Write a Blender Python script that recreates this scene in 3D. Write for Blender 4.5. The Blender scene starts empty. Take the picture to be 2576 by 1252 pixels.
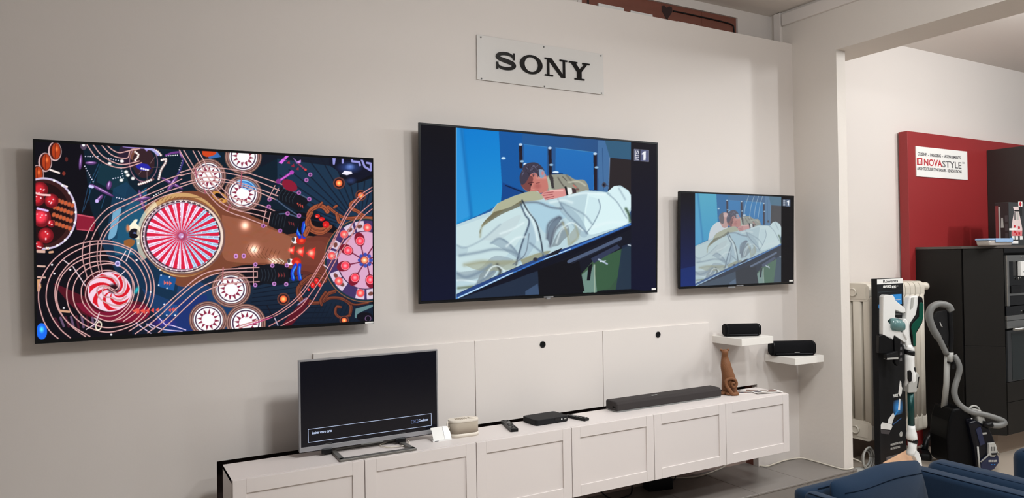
import bpy, bmesh, math, random
import numpy as np
from mathutils import Vector, Matrix

# ---------------------------------------------------------------- camera, world, lights, exposure
SC = bpy.context.scene
COL = SC.collection
cam_d = bpy.data.cameras.new('camera'); cam = bpy.data.objects.new('camera', cam_d); COL.objects.link(cam)
YAW, PITCH, ROLL = 0.5166, 0.0111, -0.0149
_f = Vector((math.sin(YAW)*math.cos(PITCH), math.cos(YAW)*math.cos(PITCH), math.sin(PITCH)))
_r = Vector((math.cos(YAW), -math.sin(YAW), 0)); _u = _r.cross(_f)
_c, _s = math.cos(ROLL), math.sin(ROLL)
_r, _u = _r*_c+_u*_s, _u*_c-_r*_s
cam.matrix_world = Matrix(((_r.x, _u.x, -_f.x, -2.7851), (_r.y, _u.y, -_f.y, -3.8156), (_r.z, _u.z, -_f.z, 1.6015), (0, 0, 0, 1)))
cam_d.sensor_width = 36; cam_d.lens = 36*1811.3/2576; cam_d.clip_start = .05
SC.camera = cam

world = bpy.data.worlds.new('world'); SC.world = world; world.use_nodes = True
world.node_tree.nodes['Background'].inputs[0].default_value = (.97, .985, 1.0, 1)
world.node_tree.nodes['Background'].inputs[1].default_value = 0.19

def area(name, loc, rot, sx, sy, power, col, shape='RECTANGLE', spread=math.pi):
    d = bpy.data.lights.new(name, 'AREA'); d.shape = shape; d.size = sx; d.size_y = sy; d.energy = power; d.color = col; d.spread = spread
    o = bpy.data.objects.new(name, d); o.location = loc; o.rotation_euler = rot; COL.objects.link(o); return o
LAMP = (.93, .965, .985)
def bulb(name, loc, power, size=.07):
    d = bpy.data.lights.new(name, 'POINT'); d.energy = power; d.color = LAMP; d.shadow_soft_size = size
    o = bpy.data.objects.new(name, d); o.location = loc; COL.objects.link(o); return o
# hanging shop lamps in front of the wall and in the kitchen corner, plus recessed ceiling lamps
bulb('shop_lamp_light', (.0, -2.6, 3.2), 50); bulb('shop_lamp_light', (-1.2, -2.6, 3.2), 42)
bulb('kitchen_lamp_light', (3.0, -2.8, 3.2), 66); bulb('kitchen_lamp_light', (4.6, -2.6, 3.2), 100); bulb('kitchen_lamp_light', (3.3, -1.6, 3.2), 30)
for loc, p in (((1.15, -1.9, 3.46), 20), ((-.9, -2.6, 3.46), 32), ((.2, -4.5, 3.46), 48)):
    area('ceiling_lamp_light', loc, (math.radians(8), 0, 0), .3, .3, p, LAMP, 'DISK', math.radians(130))

SC.view_settings.view_transform = 'Standard'; SC.view_settings.look = 'None'
SC.view_settings.exposure = 0.0; SC.view_settings.gamma = 1; SC.view_settings.use_curve_mapping = False

# ---------------------------------------------------------------- helpers
def lin(c):
    return tuple(((v/255.)/12.92 if v/255. <= .04045 else (((v/255.)+.055)/1.055)**2.4) for v in c)
MATS = {}
def mat(name, col, rough=.5, metal=0., bump=0., bscale=60., var=0., vscale=3., spec=.5, trans=0., emit=None, es=1., alpha=1., sheen=0., stretch=None):
    if name in MATS: return MATS[name]
    m = bpy.data.materials.new(name); m.use_nodes = True; nt = m.node_tree; b = nt.nodes['Principled BSDF']
    c = lin(col)
    b.inputs['Base Color'].default_value = (*c, 1); b.inputs['Roughness'].default_value = rough; b.inputs['Metallic'].default_value = metal
    b.inputs['Specular IOR Level'].default_value = spec; b.inputs['Transmission Weight'].default_value = trans; b.inputs['Alpha'].default_value = alpha
    b.inputs['Sheen Weight'].default_value = sheen
    if emit: b.inputs['Emission Color'].default_value = (*lin(emit), 1); b.inputs['Emission Strength'].default_value = es
    tc = nt.nodes.new('ShaderNodeTexCoord'); src = tc.outputs['Object']
    if stretch:
        mp = nt.nodes.new('ShaderNodeMapping'); mp.inputs['Scale'].default_value = stretch; nt.links.new(src, mp.inputs[0]); src = mp.outputs[0]
    if var:
        n = nt.nodes.new('ShaderNodeTexNoise'); n.inputs['Scale'].default_value = vscale; n.inputs['Detail'].default_value = 5; nt.links.new(src, n.inputs['Vector'])
        mx = nt.nodes.new('ShaderNodeMix'); mx.data_type = 'RGBA'; nt.links.new(n.outputs['Fac'], mx.inputs['Factor'])
        mx.inputs['A'].default_value = (*[min(1, v*(1-var)) for v in c], 1); mx.inputs['B'].default_value = (*[min(1, v*(1+var)) for v in c], 1)
        nt.links.new(mx.outputs['Result'], b.inputs['Base Color'])
    if bump:
        n = nt.nodes.new('ShaderNodeTexNoise'); n.inputs['Scale'].default_value = bscale; n.inputs['Detail'].default_value = 3; nt.links.new(src, n.inputs['Vector'])
        bp = nt.nodes.new('ShaderNodeBump'); bp.inputs['Strength'].default_value = bump; bp.inputs['Distance'].default_value = .004
        nt.links.new(n.outputs['Fac'], bp.inputs['Height']); nt.links.new(bp.outputs[0], b.inputs['Normal'])
    MATS[name] = m; return m

WL = {}   # world location of every container
def tag(o, label, cat, group=None):
    o['label'] = label; o['category'] = cat
    if group: o['group'] = group
    return o
def empty(name, loc, label=None, cat=None, group=None, parent=None):
    o = bpy.data.objects.new(name, None); o.empty_display_size = .05; COL.objects.link(o)
    o.location = Vector(loc)-(WL[parent] if parent else Vector((0, 0, 0))); o.parent = parent; WL[o] = Vector(loc)
    if label: tag(o, label, cat, group)
    return o
def struct(o): o['kind'] = 'structure'; return o

class Bag:
    """collects shapes in world coordinates and links them as one mesh object"""
    def __init__(s): s.v = []; s.f = []; s.sm = []
    def add(s, vs, fs, sm=False, M=None):
        n = len(s.v)
        s.v += [tuple(M @ Vector(p)) for p in vs] if M is not None else [tuple(p) for p in vs]
        s.f += [tuple(i+n for i in f) for f in fs]; s.sm += [sm]*len(fs)
        return s
    def box(s, x0, x1, y0, y1, z0, z1, M=None, bev=0):
        if bev:
            bm = bmesh.new(); bmesh.ops.create_cube(bm, size=1)
            for v in bm.verts: v.co = Vector(((x0+x1)/2+v.co.x*(x1-x0), (y0+y1)/2+v.co.y*(y1-y0), (z0+z1)/2+v.co.z*(z1-z0)))
            bmesh.ops.bevel(bm, geom=bm.edges[:], offset=bev, segments=2, affect='EDGES', profile=.6)
            bm.verts.index_update(); s.add([v.co.copy() for v in bm.verts], [[v.index for v in f.verts] for f in bm.faces], False, M); bm.free(); return s
        vs = [(x, y, z) for z in (z0, z1) for y in (y0, y1) for x in (x0, x1)]
        return s.add(vs, [(0, 2, 3, 1), (4, 5, 7, 6), (0, 1, 5, 4), (2, 6, 7, 3), (0, 4, 6, 2), (1, 3, 7, 5)], False, M)
    def prism(s, pts, h0, h1, axis='z', M=None, sm=False):
        """2-D outline extruded along an axis; (a, b) are the two other axes in x, y, z order"""
        def P(a, b, h): return (a, b, h) if axis == 'z' else (a, h, b) if axis == 'y' else (h, a, b)
        n = len(pts); vs = [P(a, b, h0) for a, b in pts]+[P(a, b, h1) for a, b in pts]
        s.add(vs, [tuple(range(n))[::-1], tuple(range(n, 2*n))], False, M)
        m = len(s.v)-2*n
        fs = [(m+i, m+(i+1) % n, m+n+(i+1) % n, m+n+i) for i in range(n)]; s.f += fs; s.sm += [sm]*n
        return s
    def tube(s, pts, r, seg=10, caps=True, M=None, flat=1.):
        pts = [Vector(p) for p in pts]; n = len(pts); rs = r if isinstance(r, (list, tuple)) else [r]*n
        vs = []; up = None
        for i, p in enumerate(pts):
            t = (pts[min(i+1, n-1)]-pts[max(i-1, 0)]).normalized()
            if up is None:
                up = Vector((0, 0, 1)) if abs(t.z) < .9 else Vector((0, 1, 0))
            a = t.cross(up).normalized(); up = a.cross(t).normalized()
            for k in range(seg):
                w = 2*math.pi*k/seg; vs.append(p+a*math.cos(w)*rs[i]+up*math.sin(w)*rs[i]*flat)
        fs = [(i*seg+k, i*seg+(k+1) % seg, (i+1)*seg+(k+1) % seg, (i+1)*seg+k) for i in range(n-1) for k in range(seg)]
        m = len(s.v); s.add(vs, fs, True, M)
        if caps:
            s.f += [tuple(m+k for k in range(seg))[::-1], tuple(m+(n-1)*seg+k for k in range(seg))]; s.sm += [False, False]
        return s
    def lathe(s, prof, c, axis='z', seg=24, M=None, sx=1., sy=1.):
        vs = []
        for r, h in prof:
            for k in range(seg):
                w = 2*math.pi*k/seg; a, b = r*math.cos(w)*sx, r*math.sin(w)*sy
                vs.append((c[0]+a, c[1]+b, c[2]+h) if axis == 'z' else (c[0]+a, c[1]+h, c[2]+b) if axis == 'y' else (c[0]+h, c[1]+a, c[2]+b))
        n = len(prof); fs = [(i*seg+k, i*seg+(k+1) % seg, (i+1)*seg+(k+1) % seg, (i+1)*seg+k) for i in range(n-1) for k in range(seg)]
        m = len(s.v); s.add(vs, fs, True, M)
        s.f += [tuple(m+k for k in range(seg))[::-1], tuple(m+(n-1)*seg+k for k in range(seg))]; s.sm += [False, False]
        return s
    def loft(s, rings, caps=True, sm=True, M=None):
        seg = len(rings[0]); n = len(rings); vs = [p for r in rings for p in r]
        fs = [(i*seg+k, i*seg+(k+1) % seg, (i+1)*seg+(k+1) % seg, (i+1)*seg+k) for i in range(n-1) for k in range(seg)]
        m = len(s.v); s.add(vs, fs, sm, M)
        if caps: s.f += [tuple(m+k for k in range(seg))[::-1], tuple(m+(n-1)*seg+k for k in range(seg))]; s.sm += [False, False]
        return s
    def obj(s, name, m, parent=None, mods=None, label=None, smooth=None):
        me = bpy.data.meshes.new(name)
        c = Vector([(min(v[i] for v in s.v)+max(v[i] for v in s.v))/2 for i in range(3)])
        me.from_pydata([Vector(v)-c for v in s.v], [], s.f); me.materials.append(m)
        me.polygons.foreach_set('use_smooth', s.sm if smooth is None else [smooth]*len(s.f))
        bm = bmesh.new(); bm.from_mesh(me); bmesh.ops.recalc_face_normals(bm, faces=bm.faces); bm.to_mesh(me); bm.free()
        o = bpy.data.objects.new(name, me); COL.objects.link(o)
        o.location = c-(WL[parent] if parent else Vector((0, 0, 0))); o.parent = parent; WL[o] = c
        for k, kw in (mods or []):
            md = o.modifiers.new(k, k)
            for a, v in kw.items(): setattr(md, a, v)
        if label: o['label'] = label
        return o
BEV = lambda w=.002, n=2: [('BEVEL', dict(width=w, segments=n, limit_method='ANGLE'))]
SUB = lambda n=1: [('SUBSURF', dict(levels=n, render_levels=n))]
def rot(deg, axis, c):
    return Matrix.Translation(c) @ Matrix.Rotation(math.radians(deg), 4, axis) @ Matrix.Translation(-Vector(c))
def spline(p, n=6):
    p = [Vector(q) for q in p]; q = [2*p[0]-p[1]]+p+[2*p[-1]-p[-2]]; out = []
    for i in range(1, len(q)-2):
        a, b, c, d = q[i-1:i+3]
        for k in range(n):
            t = k/n; out.append(.5*((2*b)+(c-a)*t+(2*a-5*b+4*c-d)*t*t+(3*b-a-3*c+d)*t**3))
    return out+[p[-1]]
def rrect(a0, a1, b0, b1, r, n=5):
    out = []
    for cx, cy, t0 in ((a1-r, b1-r, 0), (a0+r, b1-r, 90), (a0+r, b0+r, 180), (a1-r, b0+r, 270)):
        for k in range(n+1):
            t = math.radians(t0+90*k/n); out.append((cx+r*math.cos(t), cy+r*math.sin(t)))
    return out
def text(s, name, m, parent, at, size, axis='y', depth=.0006, width=None, M=None, align='LEFT', shear=0., rotz=0, bold=0.):
    """flat lettering: text laid in the x-z plane (facing -y), baseline start at the given point"""
    cu = bpy.data.curves.new('t', 'FONT'); cu.body = s; cu.size = size; cu.extrude = depth; cu.align_x = align; cu.shear = shear; cu.resolution_u = 3; cu.offset = bold
    to = bpy.data.objects.new('t', cu); COL.objects.link(to)
    dg = bpy.context.evaluated_depsgraph_get(); me = bpy.data.meshes.new_from_object(to.evaluated_get(dg)); bpy.data.objects.remove(to)
    me.materials.clear(); me.materials.append(m); me.name = name
    co = np.empty(len(me.vertices)*3); me.vertices.foreach_get('co', co); co = co.reshape(-1, 3)
    w = co[:, 0].max()-co[:, 0].min(); kx = (width/w) if width else 1
    out = [Vector((x*kx, -z, y)) for x, y, z in co]
    R = M if M is not None else Matrix.Identity(4)
    out = [R @ (p+Vector(at)) for p in out]
    c = sum(out, Vector())/len(out)
    for v, p in zip(me.vertices, out): v.co = p-c
    o = bpy.data.objects.new(name, me); COL.objects.link(o); o.location = c-(WL[parent] if parent else Vector((0, 0, 0))); o.parent = parent; WL[o] = c
    return o
class Canvas:
    """a numpy raster for the pictures shown on the television screens"""
    def __init__(s, x0, y0, x1, y1, ss, col):
        s.x0, s.y0, s.ss = x0, y0, ss
        s.w, s.h = int((x1-x0)*ss), int((y1-y0)*ss)
        s.a = np.empty((s.h, s.w, 3), np.float32); s.a[:] = np.array(col)/255.
        s.T(0, 0, 1)
    def T(s, ox, oy, k): s.ox, s.oy, s.k = ox, oy, k
    def P(s, p):
        p = np.asarray(p, float)
        return np.stack([(p[..., 0]/s.k+s.ox-s.x0)*s.ss, (p[..., 1]/s.k+s.oy-s.y0)*s.ss], -1)
    def box(s, x0, y0, x1, y1):
        x0 = max(0, int(x0)); y0 = max(0, int(y0)); x1 = min(s.w, int(x1)+2); y1 = min(s.h, int(y1)+2)
        if x1 <= x0 or y1 <= y0: return None
        yy, xx = np.mgrid[y0:y1, x0:x1]
        return (slice(y0, y1), slice(x0, x1)), xx+.5, yy+.5
    def mix(s, sl, m, col):
        m = np.clip(m, 0, 1)[..., None]
        s.a[sl] = s.a[sl]*(1-m)+np.array(col, np.float32)/255.*m
    def poly(s, pts, col, al=1, col2=None, d=(0, 1), sm=False):
        p = s.P(pts)
        if sm: p = s.spl(np.vstack([p, p[:1]]), 6)
        b = s.box(p[:, 0].min(), p[:, 1].min(), p[:, 0].max(), p[:, 1].max())
        if b is None: return
        sl, X, Y = b; m = np.zeros(X.shape, bool); n = len(p)
        for i in range(n):
            (xa, ya), (xb, yb) = p[i], p[(i+1) % n]
            if ya == yb: continue
            m ^= ((ya > Y) != (yb > Y)) & (X < (xb-xa)*(Y-ya)/(yb-ya)+xa)
        if col2 is None: s.mix(sl, m*al, col)
        else:
            t = (X*d[0]+Y*d[1]); t = (t-t.min())/(t.max()-t.min()+1e-6)
            c = np.array(col)/255.*(1-t[..., None])+np.array(col2)/255.*t[..., None]
            mm = (m*al)[..., None]; s.a[sl] = s.a[sl]*(1-mm)+c*mm
    def ell(s, cx, cy, rx, ry, col, ang=0, al=1, soft=0., hole=0., a0=None, a1=None):
        c = s.P((cx, cy)); q = s.ss/s.k; rx, ry = rx*q, ry*q; R = max(rx, ry)+1
        b = s.box(c[0]-R, c[1]-R, c[0]+R, c[1]+R)
        if b is None: return
        sl, X, Y = b; X = X-c[0]; Y = Y-c[1]; t = math.radians(ang); ca, sa = math.cos(t), math.sin(t)
        U, V = X*ca+Y*sa, -X*sa+Y*ca; d = np.hypot(U/rx, V/ry)
        m = np.clip((1-d)/max(soft, 1.2/min(rx, ry)), 0, 1)
        if hole: m = m*np.clip((d-hole)/(1.2/min(rx, ry)), 0, 1)
        if a0 is not None:
            th = np.degrees(np.arctan2(V/ry, U/rx)) % 360; m = m*(((th-a0) % 360) < ((a1-a0) % 360))
        s.mix(sl, m*al, col)
    def spl(s, p, n=8):
        if len(p) < 3: return p
        q = np.vstack([2*p[0]-p[1], p, 2*p[-1]-p[-2]]); out = []; t = np.linspace(0, 1, n, endpoint=False)[:, None]
        for i in range(1, len(q)-2):
            a, b, c, d = q[i-1], q[i], q[i+1], q[i+2]
            out.append(.5*((2*b)+(-a+c)*t+(2*a-5*b+4*c-d)*t*t+(-a+3*b-3*c+d)*t**3))
        return np.vstack(out+[p[-1:]])
    def line(s, pts, w, col, al=1, hi=None, soft=0, dash=None, sm=True):
        p = s.P(pts); p = s.spl(p) if sm else p; q = s.ss/s.k; hw = w*q/2; pad = hw*(1+soft)+2
        if dash:
            L = np.r_[0, np.cumsum(np.hypot(*np.diff(p, axis=0).T))]; step = dash*q
            for v in np.arange(0, L[-1], step):
                i = np.searchsorted(L, v, side='right')-1; i = min(i, len(p)-2); f = (v-L[i])/max(L[i+1]-L[i], 1e-6); c = p[i]*(1-f)+p[i+1]*f
                b = s.box(c[0]-pad, c[1]-pad, c[0]+pad, c[1]+pad)
                if b: s.mix(b[0], np.clip(hw-np.hypot(b[1]-c[0], b[2]-c[1])+.5, 0, 1)*al, col)
            return
        b = s.box(p[:, 0].min()-pad, p[:, 1].min()-pad, p[:, 0].max()+pad, p[:, 1].max()+pad)
        if b is None: return
        (sy, sx), X, Y = b; D = np.full(X.shape, 1e9, np.float32); ox, oy = sx.start, sy.start
        for (xa, ya), (xb, yb) in zip(p[:-1], p[1:]):
            x0 = max(0, int(min(xa, xb)-pad-ox)); x1 = int(max(xa, xb)+pad-ox)+2; y0 = max(0, int(min(ya, yb)-pad-oy)); y1 = int(max(ya, yb)+pad-oy)+2
            XX, YY = X[y0:y1, x0:x1], Y[y0:y1, x0:x1]
            if XX.size == 0: continue
            dx, dy = xb-xa, yb-ya; t = np.clip(((XX-xa)*dx+(YY-ya)*dy)/(dx*dx+dy*dy+1e-9), 0, 1)
            D[y0:y1, x0:x1] = np.minimum(D[y0:y1, x0:x1], np.hypot(XX-xa-t*dx, YY-ya-t*dy))
        if soft: s.mix((sy, sx), np.exp(-(D/(hw+.01))**2*1.2)*al, col)
        else: s.mix((sy, sx), np.clip(hw-D+.5, 0, 1)*al, col)
        if hi is not None: s.mix((sy, sx), np.clip(hw*.45-D+.5, 0, 1)*al, hi)
    def glow(s, cx, cy, r, col, k=1.):
        c = s.P((cx, cy)); R = r*s.ss/s.k; b = s.box(c[0]-3*R, c[1]-3*R, c[0]+3*R, c[1]+3*R)
        if b is None: return
        g = np.exp(-((b[1]-c[0])**2+(b[2]-c[1])**2)/(R*R))[..., None]*k
        s.a[b[0]] = np.clip(s.a[b[0]]+g*np.array(col)/255., 0, 1)
    def blur(s, n=1):
        for _ in range(n):
            p = np.pad(s.a, ((1, 1), (1, 1), (0, 0)), 'edge')
            s.a = (p[:-2, 1:-1]+p[2:, 1:-1]+p[1:-1, :-2]+p[1:-1, 2:]+2*s.a)/6

def paint_pinball():
    rnd = random.Random(5)
    c = Canvas(76, 336, 950, 872, 2, (14, 12, 20))
    A, B, Cc, D, E, F = (80, 340, 4.814), (340, 340, 4.814), (80, 590, 4.471), (340, 590, 4.471), (600, 360, 5.217), (600, 590, 4.817)
    PK, PH = (150, 100, 102), (232, 196, 192)
    # ground colours of the table
    c.poly([(210, 340), (700, 350), (960, 380), (960, 560), (640, 520), (560, 460), (480, 520), (330, 560), (260, 620), (230, 520)], (12, 30, 44))
    c.poly([(700, 350), (960, 380), (960, 640), (880, 600), (780, 520), (700, 480)], (28, 52, 74), col2=(24, 50, 78))
    c.poly([(330, 700), (560, 690), (640, 720), (760, 690), (830, 700), (960, 780), (960, 860), (330, 870)], (26, 46, 68), col2=(12, 20, 36))
    c.poly([(340, 690), (470, 690), (600, 760), (560, 860), (420, 860)], (26, 60, 104)); c.poly([(420, 760), (520, 740), (520, 830), (420, 850)], (30, 44, 120), al=.6)
    c.poly([(250, 600), (360, 560), (380, 640), (450, 700), (440, 760), (300, 700)], (18, 48, 76)); c.poly([(275, 560), (300, 520), (372, 470), (372, 560), (340, 640), (290, 640)], (30, 86, 118))
    # brown playfield
    c.poly([(360, 520), (420, 490), (500, 480), (560, 500), (640, 545), (760, 590), (830, 600), (840, 640), (820, 690), (760, 680), (640, 665), (560, 680), (470, 720), (430, 700), (420, 640)], (124, 70, 50), sm=True)
    c.poly([(560, 540), (640, 560), (760, 605), (815, 610), (820, 665), (700, 660), (600, 660), (560, 640)], (158, 98, 74), al=.8, sm=True)
    c.poly([(770, 600), (840, 590), (830, 690), (790, 720), (745, 700), (730, 620)], (112, 52, 42), al=.8, sm=True)
    for _ in range(60): c.ell(rnd.uniform(560, 760), rnd.uniform(555, 665), 14, 5, (120+rnd.randrange(60), 70+rnd.randrange(30), 50), al=.16, soft=.6, ang=rnd.uniform(-40, 40))
    # striped teal fans
    for i in range(18):
        t = math.radians(22+i*6.5); x, y = 770+math.cos(t)*0, 640
        c.line([(880-math.cos(t)*60+20, 590-math.sin(t)*60), (880-math.cos(t)*260, 590-math.sin(t)*200)], 3.2, (18, 30, 48), sm=False)
    c.poly([(600, 350), (960, 376), (960, 430), (880, 470), (840, 420), (700, 400), (660, 420), (600, 400)], (18, 22, 36), al=.85)
    for i in range(14):
        y0 = 725+i*9.5; c.line([(640-i*2, y0-8+i), (760+i*9, y0-34+i*4)], 2.2, (12, 22, 38), sm=False)
    for i in range(14): c.line([(760+i*11, 850), (800+i*11, 762)], 2, (14, 26, 40), al=.8, sm=False)
    # planes of dark toy town at top left
    c.T(*A)
    for q in ([(860, 340), (780, 520), (640, 900)], [(830, 340), (690, 640), (620, 930)], [(1170, 600), (1140, 740)], [(720, 620), (700, 780)], [(900, 730), (850, 880)]): c.line(q, 6, (60, 120, 170), al=.7, sm=False)
    c.poly([(830, 350), (1100, 330), (1200, 600), (1130, 740), (800, 560)], (22, 56, 70), al=.8)
    c.poly([(1000, 640), (1160, 560), (1300, 700), (1050, 1000), (1040, 1252), (900, 1252), (960, 900)], (24, 62, 92), al=.8)
    c.poly([(990, 930), (1090, 880), (1060, 1020), (1020, 1200), (930, 1252), (960, 1100)], (150, 200, 225), al=.75, sm=True)
    for x, y in ((300, 190), (180, 320), (80, 470)):
        c.ell(x, y, 84, 118, (205, 175, 175)); c.ell(x+6, y-4, 70, 106, (70, 24, 20)); c.ell(x+14, y-4, 52, 98, (172, 62, 26)); c.ell(x+20, y-30, 26, 40, (225, 120, 60), soft=.7); c.line([(x+6, y-90), (x+2, y+80)], 8, (96, 26, 16), soft=.5)
    for q in (((240, 410), (350, 450)), ((130, 525), (280, 570)), ((270, 610), (305, 630)), ((385, 595), (440, 615))): c.line(q, 22, (235, 220, 215), sm=False)
    c.ell(405, 455, 22, 26, (130, 50, 40)); c.ell(440, 285, 20, 30, (90, 36, 34))
    c.T(0, 0, 1)
    # basket of red globes at the left
    c.ell(112, 535, 84, 91, (196, 186, 210)); c.ell(112, 535, 79, 86, (60, 28, 28)); c.ell(108, 535, 70, 78, (34, 14, 16))
    for i in range(6):
        for j in range(4):
            x = 142+i*8.5-j*2.5; y = 500+j*19+i*3
            if ((x-112)/76)**2+((y-535)/82)**2 < 1: c.ell(x, y, 5.4, 6.2, (170, 92, 62), ang=30); c.ell(x, y, 3, 4, (196, 92, 50), ang=30)
    for t in range(-70, 120, 17): c.ell(112+80*math.cos(math.radians(t)), 535+88*math.sin(math.radians(t)), 3.2, 3.6, (250, 246, 250))
    for x, y, r, k in ((104, 475, 20, 0), (132, 503, 18, 0), (98, 500, 16, 0), (106, 545, 24, 1), (116, 590, 20, 0), (98, 615, 12, 0), (130, 560, 10, 0)):
        c.ell(x, y, r, r, (120, 20, 30)); c.ell(x-2, y-2, r*.85, r*.85, (196, 40, 52) if not k else (232, 62, 84), soft=.5)
        for _ in range(4): c.ell(x+rnd.uniform(-r*.5, r*.5), y+rnd.uniform(-r*.5, r*.5), 2.6, 2, (255, 214, 220), soft=.5)
    c.line([(84, 480), (104, 487), (128, 489)], 5, (230, 190, 190)); c.line([(96, 522), (122, 528)], 5, (210, 190, 240))
    c.poly([(196, 536), (238, 543), (242, 560), (236, 580), (193, 576)], (140, 28, 52)); c.line([(198, 538), (236, 545)], 3, (200, 90, 110)); c.line([(196, 575), (234, 579)], 2, (200, 90, 110))
    for y in (628, 631, 667, 695): c.line([(94, y), (112, y+1)], 4.5, (205, 172, 160), sm=False)
    c.poly([(92, 700), (100, 700), (102, 720), (96, 735), (92, 730)], (206, 160, 120))
    # airship wheel
    c.T(*A)
    c.ell(1255, 230, 190, 165, (44, 30, 50)); c.ell(1330, 250, 130, 120, (28, 20, 34)); c.ell(1270, 240, 70, 70, (120, 74, 60)); c.ell(1320, 300, 60, 45, (220, 200, 200), hole=.7); c.ell(1310, 330, 48, 28, (60, 44, 150))
    c.T(*B)
    c.ell(120, 330, 175, 235, (150, 110, 128), hole=.93); c.ell(120, 330, 135, 185, (54, 34, 40)); c.poly([(20, 380), (60, 330), (170, 350), (210, 400), (150, 430), (80, 420)], (40, 40, 160)); c.line([(95, 400), (180, 420)], 26, (240, 230, 240), dash=26)
    for q in (((100, 420), (60, 470)), ((160, 440), (160, 540)), ((220, 385), (320, 385)), ((200, 340), (260, 260))): c.line(q, 7, (120, 96, 100))
    for q in (((20, 200), (60, 240), (20, 300)), ((340, 300), (390, 290), (380, 340), (330, 420), (300, 530)), ((60, 590), (130, 570), (230, 530)), ((200, 160), (280, 190), (330, 240))):
        c.line(q, 34, (120, 84, 84)); c.line(q, 24, (244, 232, 228), dash=26)
    c.line([(-120, 130), (20, 150), (130, 150), (160, 180)], 26, (150, 130, 190)); c.line([(150, 160), (230, 175), (300, 235)], 30, (170, 168, 215))
    c.line([(390, 245), (470, 215), (560, 205)], 26, (116, 62, 140)); c.line([(400, 250), (545, 240)], 14, (250, 248, 250), dash=26)
    c.line([(560, 190), (600, 290), (560, 420), (530, 470)], 22, (60, 52, 120)); c.line([(585, 310), (545, 430)], 12, (240, 235, 250), dash=28)
    c.line([(240, 730), (360, 660)], 16, (245, 240, 250), dash=32)
    PU, PV = (98, 62, 120), (196, 150, 214)
    def plane(x0, y0, x1, y1, w):
        mx_, my_ = (x0+x1)/2, (y0+y1)/2; L_ = math.hypot(x1-x0, y1-y0)/2+w*.3; an = math.degrees(math.atan2(y1-y0, x1-x0))
        c.ell(mx_, my_, L_, w*.62, (44, 28, 60), ang=an); c.ell(mx_, my_, L_*.95, w*.5, PU, ang=an); c.ell(mx_-w*.05, my_-w*.16, L_*.86, w*.2, PV, ang=an, soft=.6); c.ell(mx_-w*.1, my_-w*.18, L_*.4, w*.08, (245, 225, 250), ang=an, soft=.6); return
        c.line([(x0, y0), (x1, y1)], w, (52, 34, 66), sm=False); c.line([(x0, y0), (x1, y1)], w*.7, PU, sm=False); c.line([(x0+w*.12, y0), (x1+w*.12, y1)], w*.22, PV, soft=1, sm=False)
    plane(330, 510, 590, 650, 44); plane(400, 680, 530, 490, 52); plane(60, 660, 120, 900, 50); plane(-30, 780, 200, 750, 46); plane(550, 190, 590, 280, 30)
    c.T(*A)
    plane(620, 230, 600, 410, 40); plane(670, 330, 800, 330, 40); c.ell(650, 130, 40, 44, (90, 74, 96)); c.ell(650, 116, 18, 18, (255, 255, 255)); plane(710, 580, 1010, 740, 40); plane(960, 560, 940, 640, 60); plane(870, 720, 800, 790, 44); c.ell(800, 790, 24, 24, (200, 180, 235)); c.line([(720, 610), (750, 620)], 34, (200, 196, 235))
    for q in (((660, 370), (760, 560)), ((1040, 750), (1160, 775)), ((670, 250), (830, 255)), ((920, 270), (1140, 320)), ((1000, 520), (1110, 500)), ((1100, 400), (1130, 540))): c.line(q, 15, (225, 220, 242), dash=30)
    for x, y in ((1100, 540), (1180, 480), (1240, 520), (1160, 440), (960, 340), (1110, 310)): c.ell(x, y, 30, 26, (250, 240, 232), soft=.5)
    # pink rails at the top left
    for q in ([(690, 110), (800, 260), (960, 360), (1130, 390), (1348, 330)], [(765, 110), (860, 230), (1000, 320), (1130, 350), (1320, 310)], [(870, 120), (960, 215), (1060, 265), (1180, 270), (1215, 180), (1300, 160)], [(935, 120), (1000, 175), (1080, 210), (1180, 190), (1330, 160)]): c.line(q, 15, PK, hi=PH)
    for q in ([(655, 1252), (720, 1110), (830, 970), (960, 860), (1120, 790), (1348, 690), (1580, 560), (1830, 470)], [(730, 1252), (790, 1130), (900, 990), (1040, 890), (1190, 820), (1348, 745), (1600, 640), (1830, 530)], [(830, 1252), (880, 1150), (990, 1030), (1130, 930), (1348, 820), (1600, 700), (1830, 620)], [(870, 1252), (930, 1150), (1040, 1060), (1180, 960), (1348, 870), (1600, 740), (1830, 680)]): c.line(q, 15, PK, hi=PH)
    c.T(*B)
    # skull and lamp left of the wheel
    c.poly([(0, 1010), (40, 1020), (20, 1060), (60, 1100), (100, 1110), (90, 1160), (60, 1252), (0, 1252)], (240, 238, 220)); c.T(*A); c.poly([(1180, 1100), (1240, 1030), (1260, 1010), (1290, 1010), (1270, 1060), (1300, 1110), (1200, 1150), (1190, 1190)], (236, 226, 205)); c.ell(1170, 1120, 30, 60, (200, 130, 90), soft=.6)
    c.ell(1248, 1182, 66, 60, (26, 22, 30)); c.ell(1250, 1186, 26, 26, (120, 140, 200), soft=.6)
    # beige crescent and the big striped wheel
    c.T(0, 0, 1)
    c.ell(460, 590, 104, 106, (196, 160, 110)); c.ell(464, 594, 100, 100, (150, 96, 60)); c.ell(440, 600, 96, 110, (225, 215, 190), al=.75, a0=150, a1=240)
    for i in range(16):
        c.line([(400+i*9, 505-i*.8), (408+i*9, 492+i*.5)], 1, (110, 70, 45), sm=False)
    cx, cy, rx, ry = 457, 594, 99, 90
    c.ell(cx+3, cy+1, rx+9, ry+5, (120, 84, 80)); c.ell(cx+2, cy, rx+5, ry+2, (226, 208, 196), hole=.93); c.ell(cx, cy, rx, ry, (70, 50, 62)); c.ell(cx, cy, rx-3, ry-3, (186, 160, 175), hole=.95)
    cx, cy, rx, ry = 461, 593, 91, 83
    c.ell(cx, cy, rx+1, ry+1, (36, 22, 34))
    N = 27; hub = (456, 592)
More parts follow.
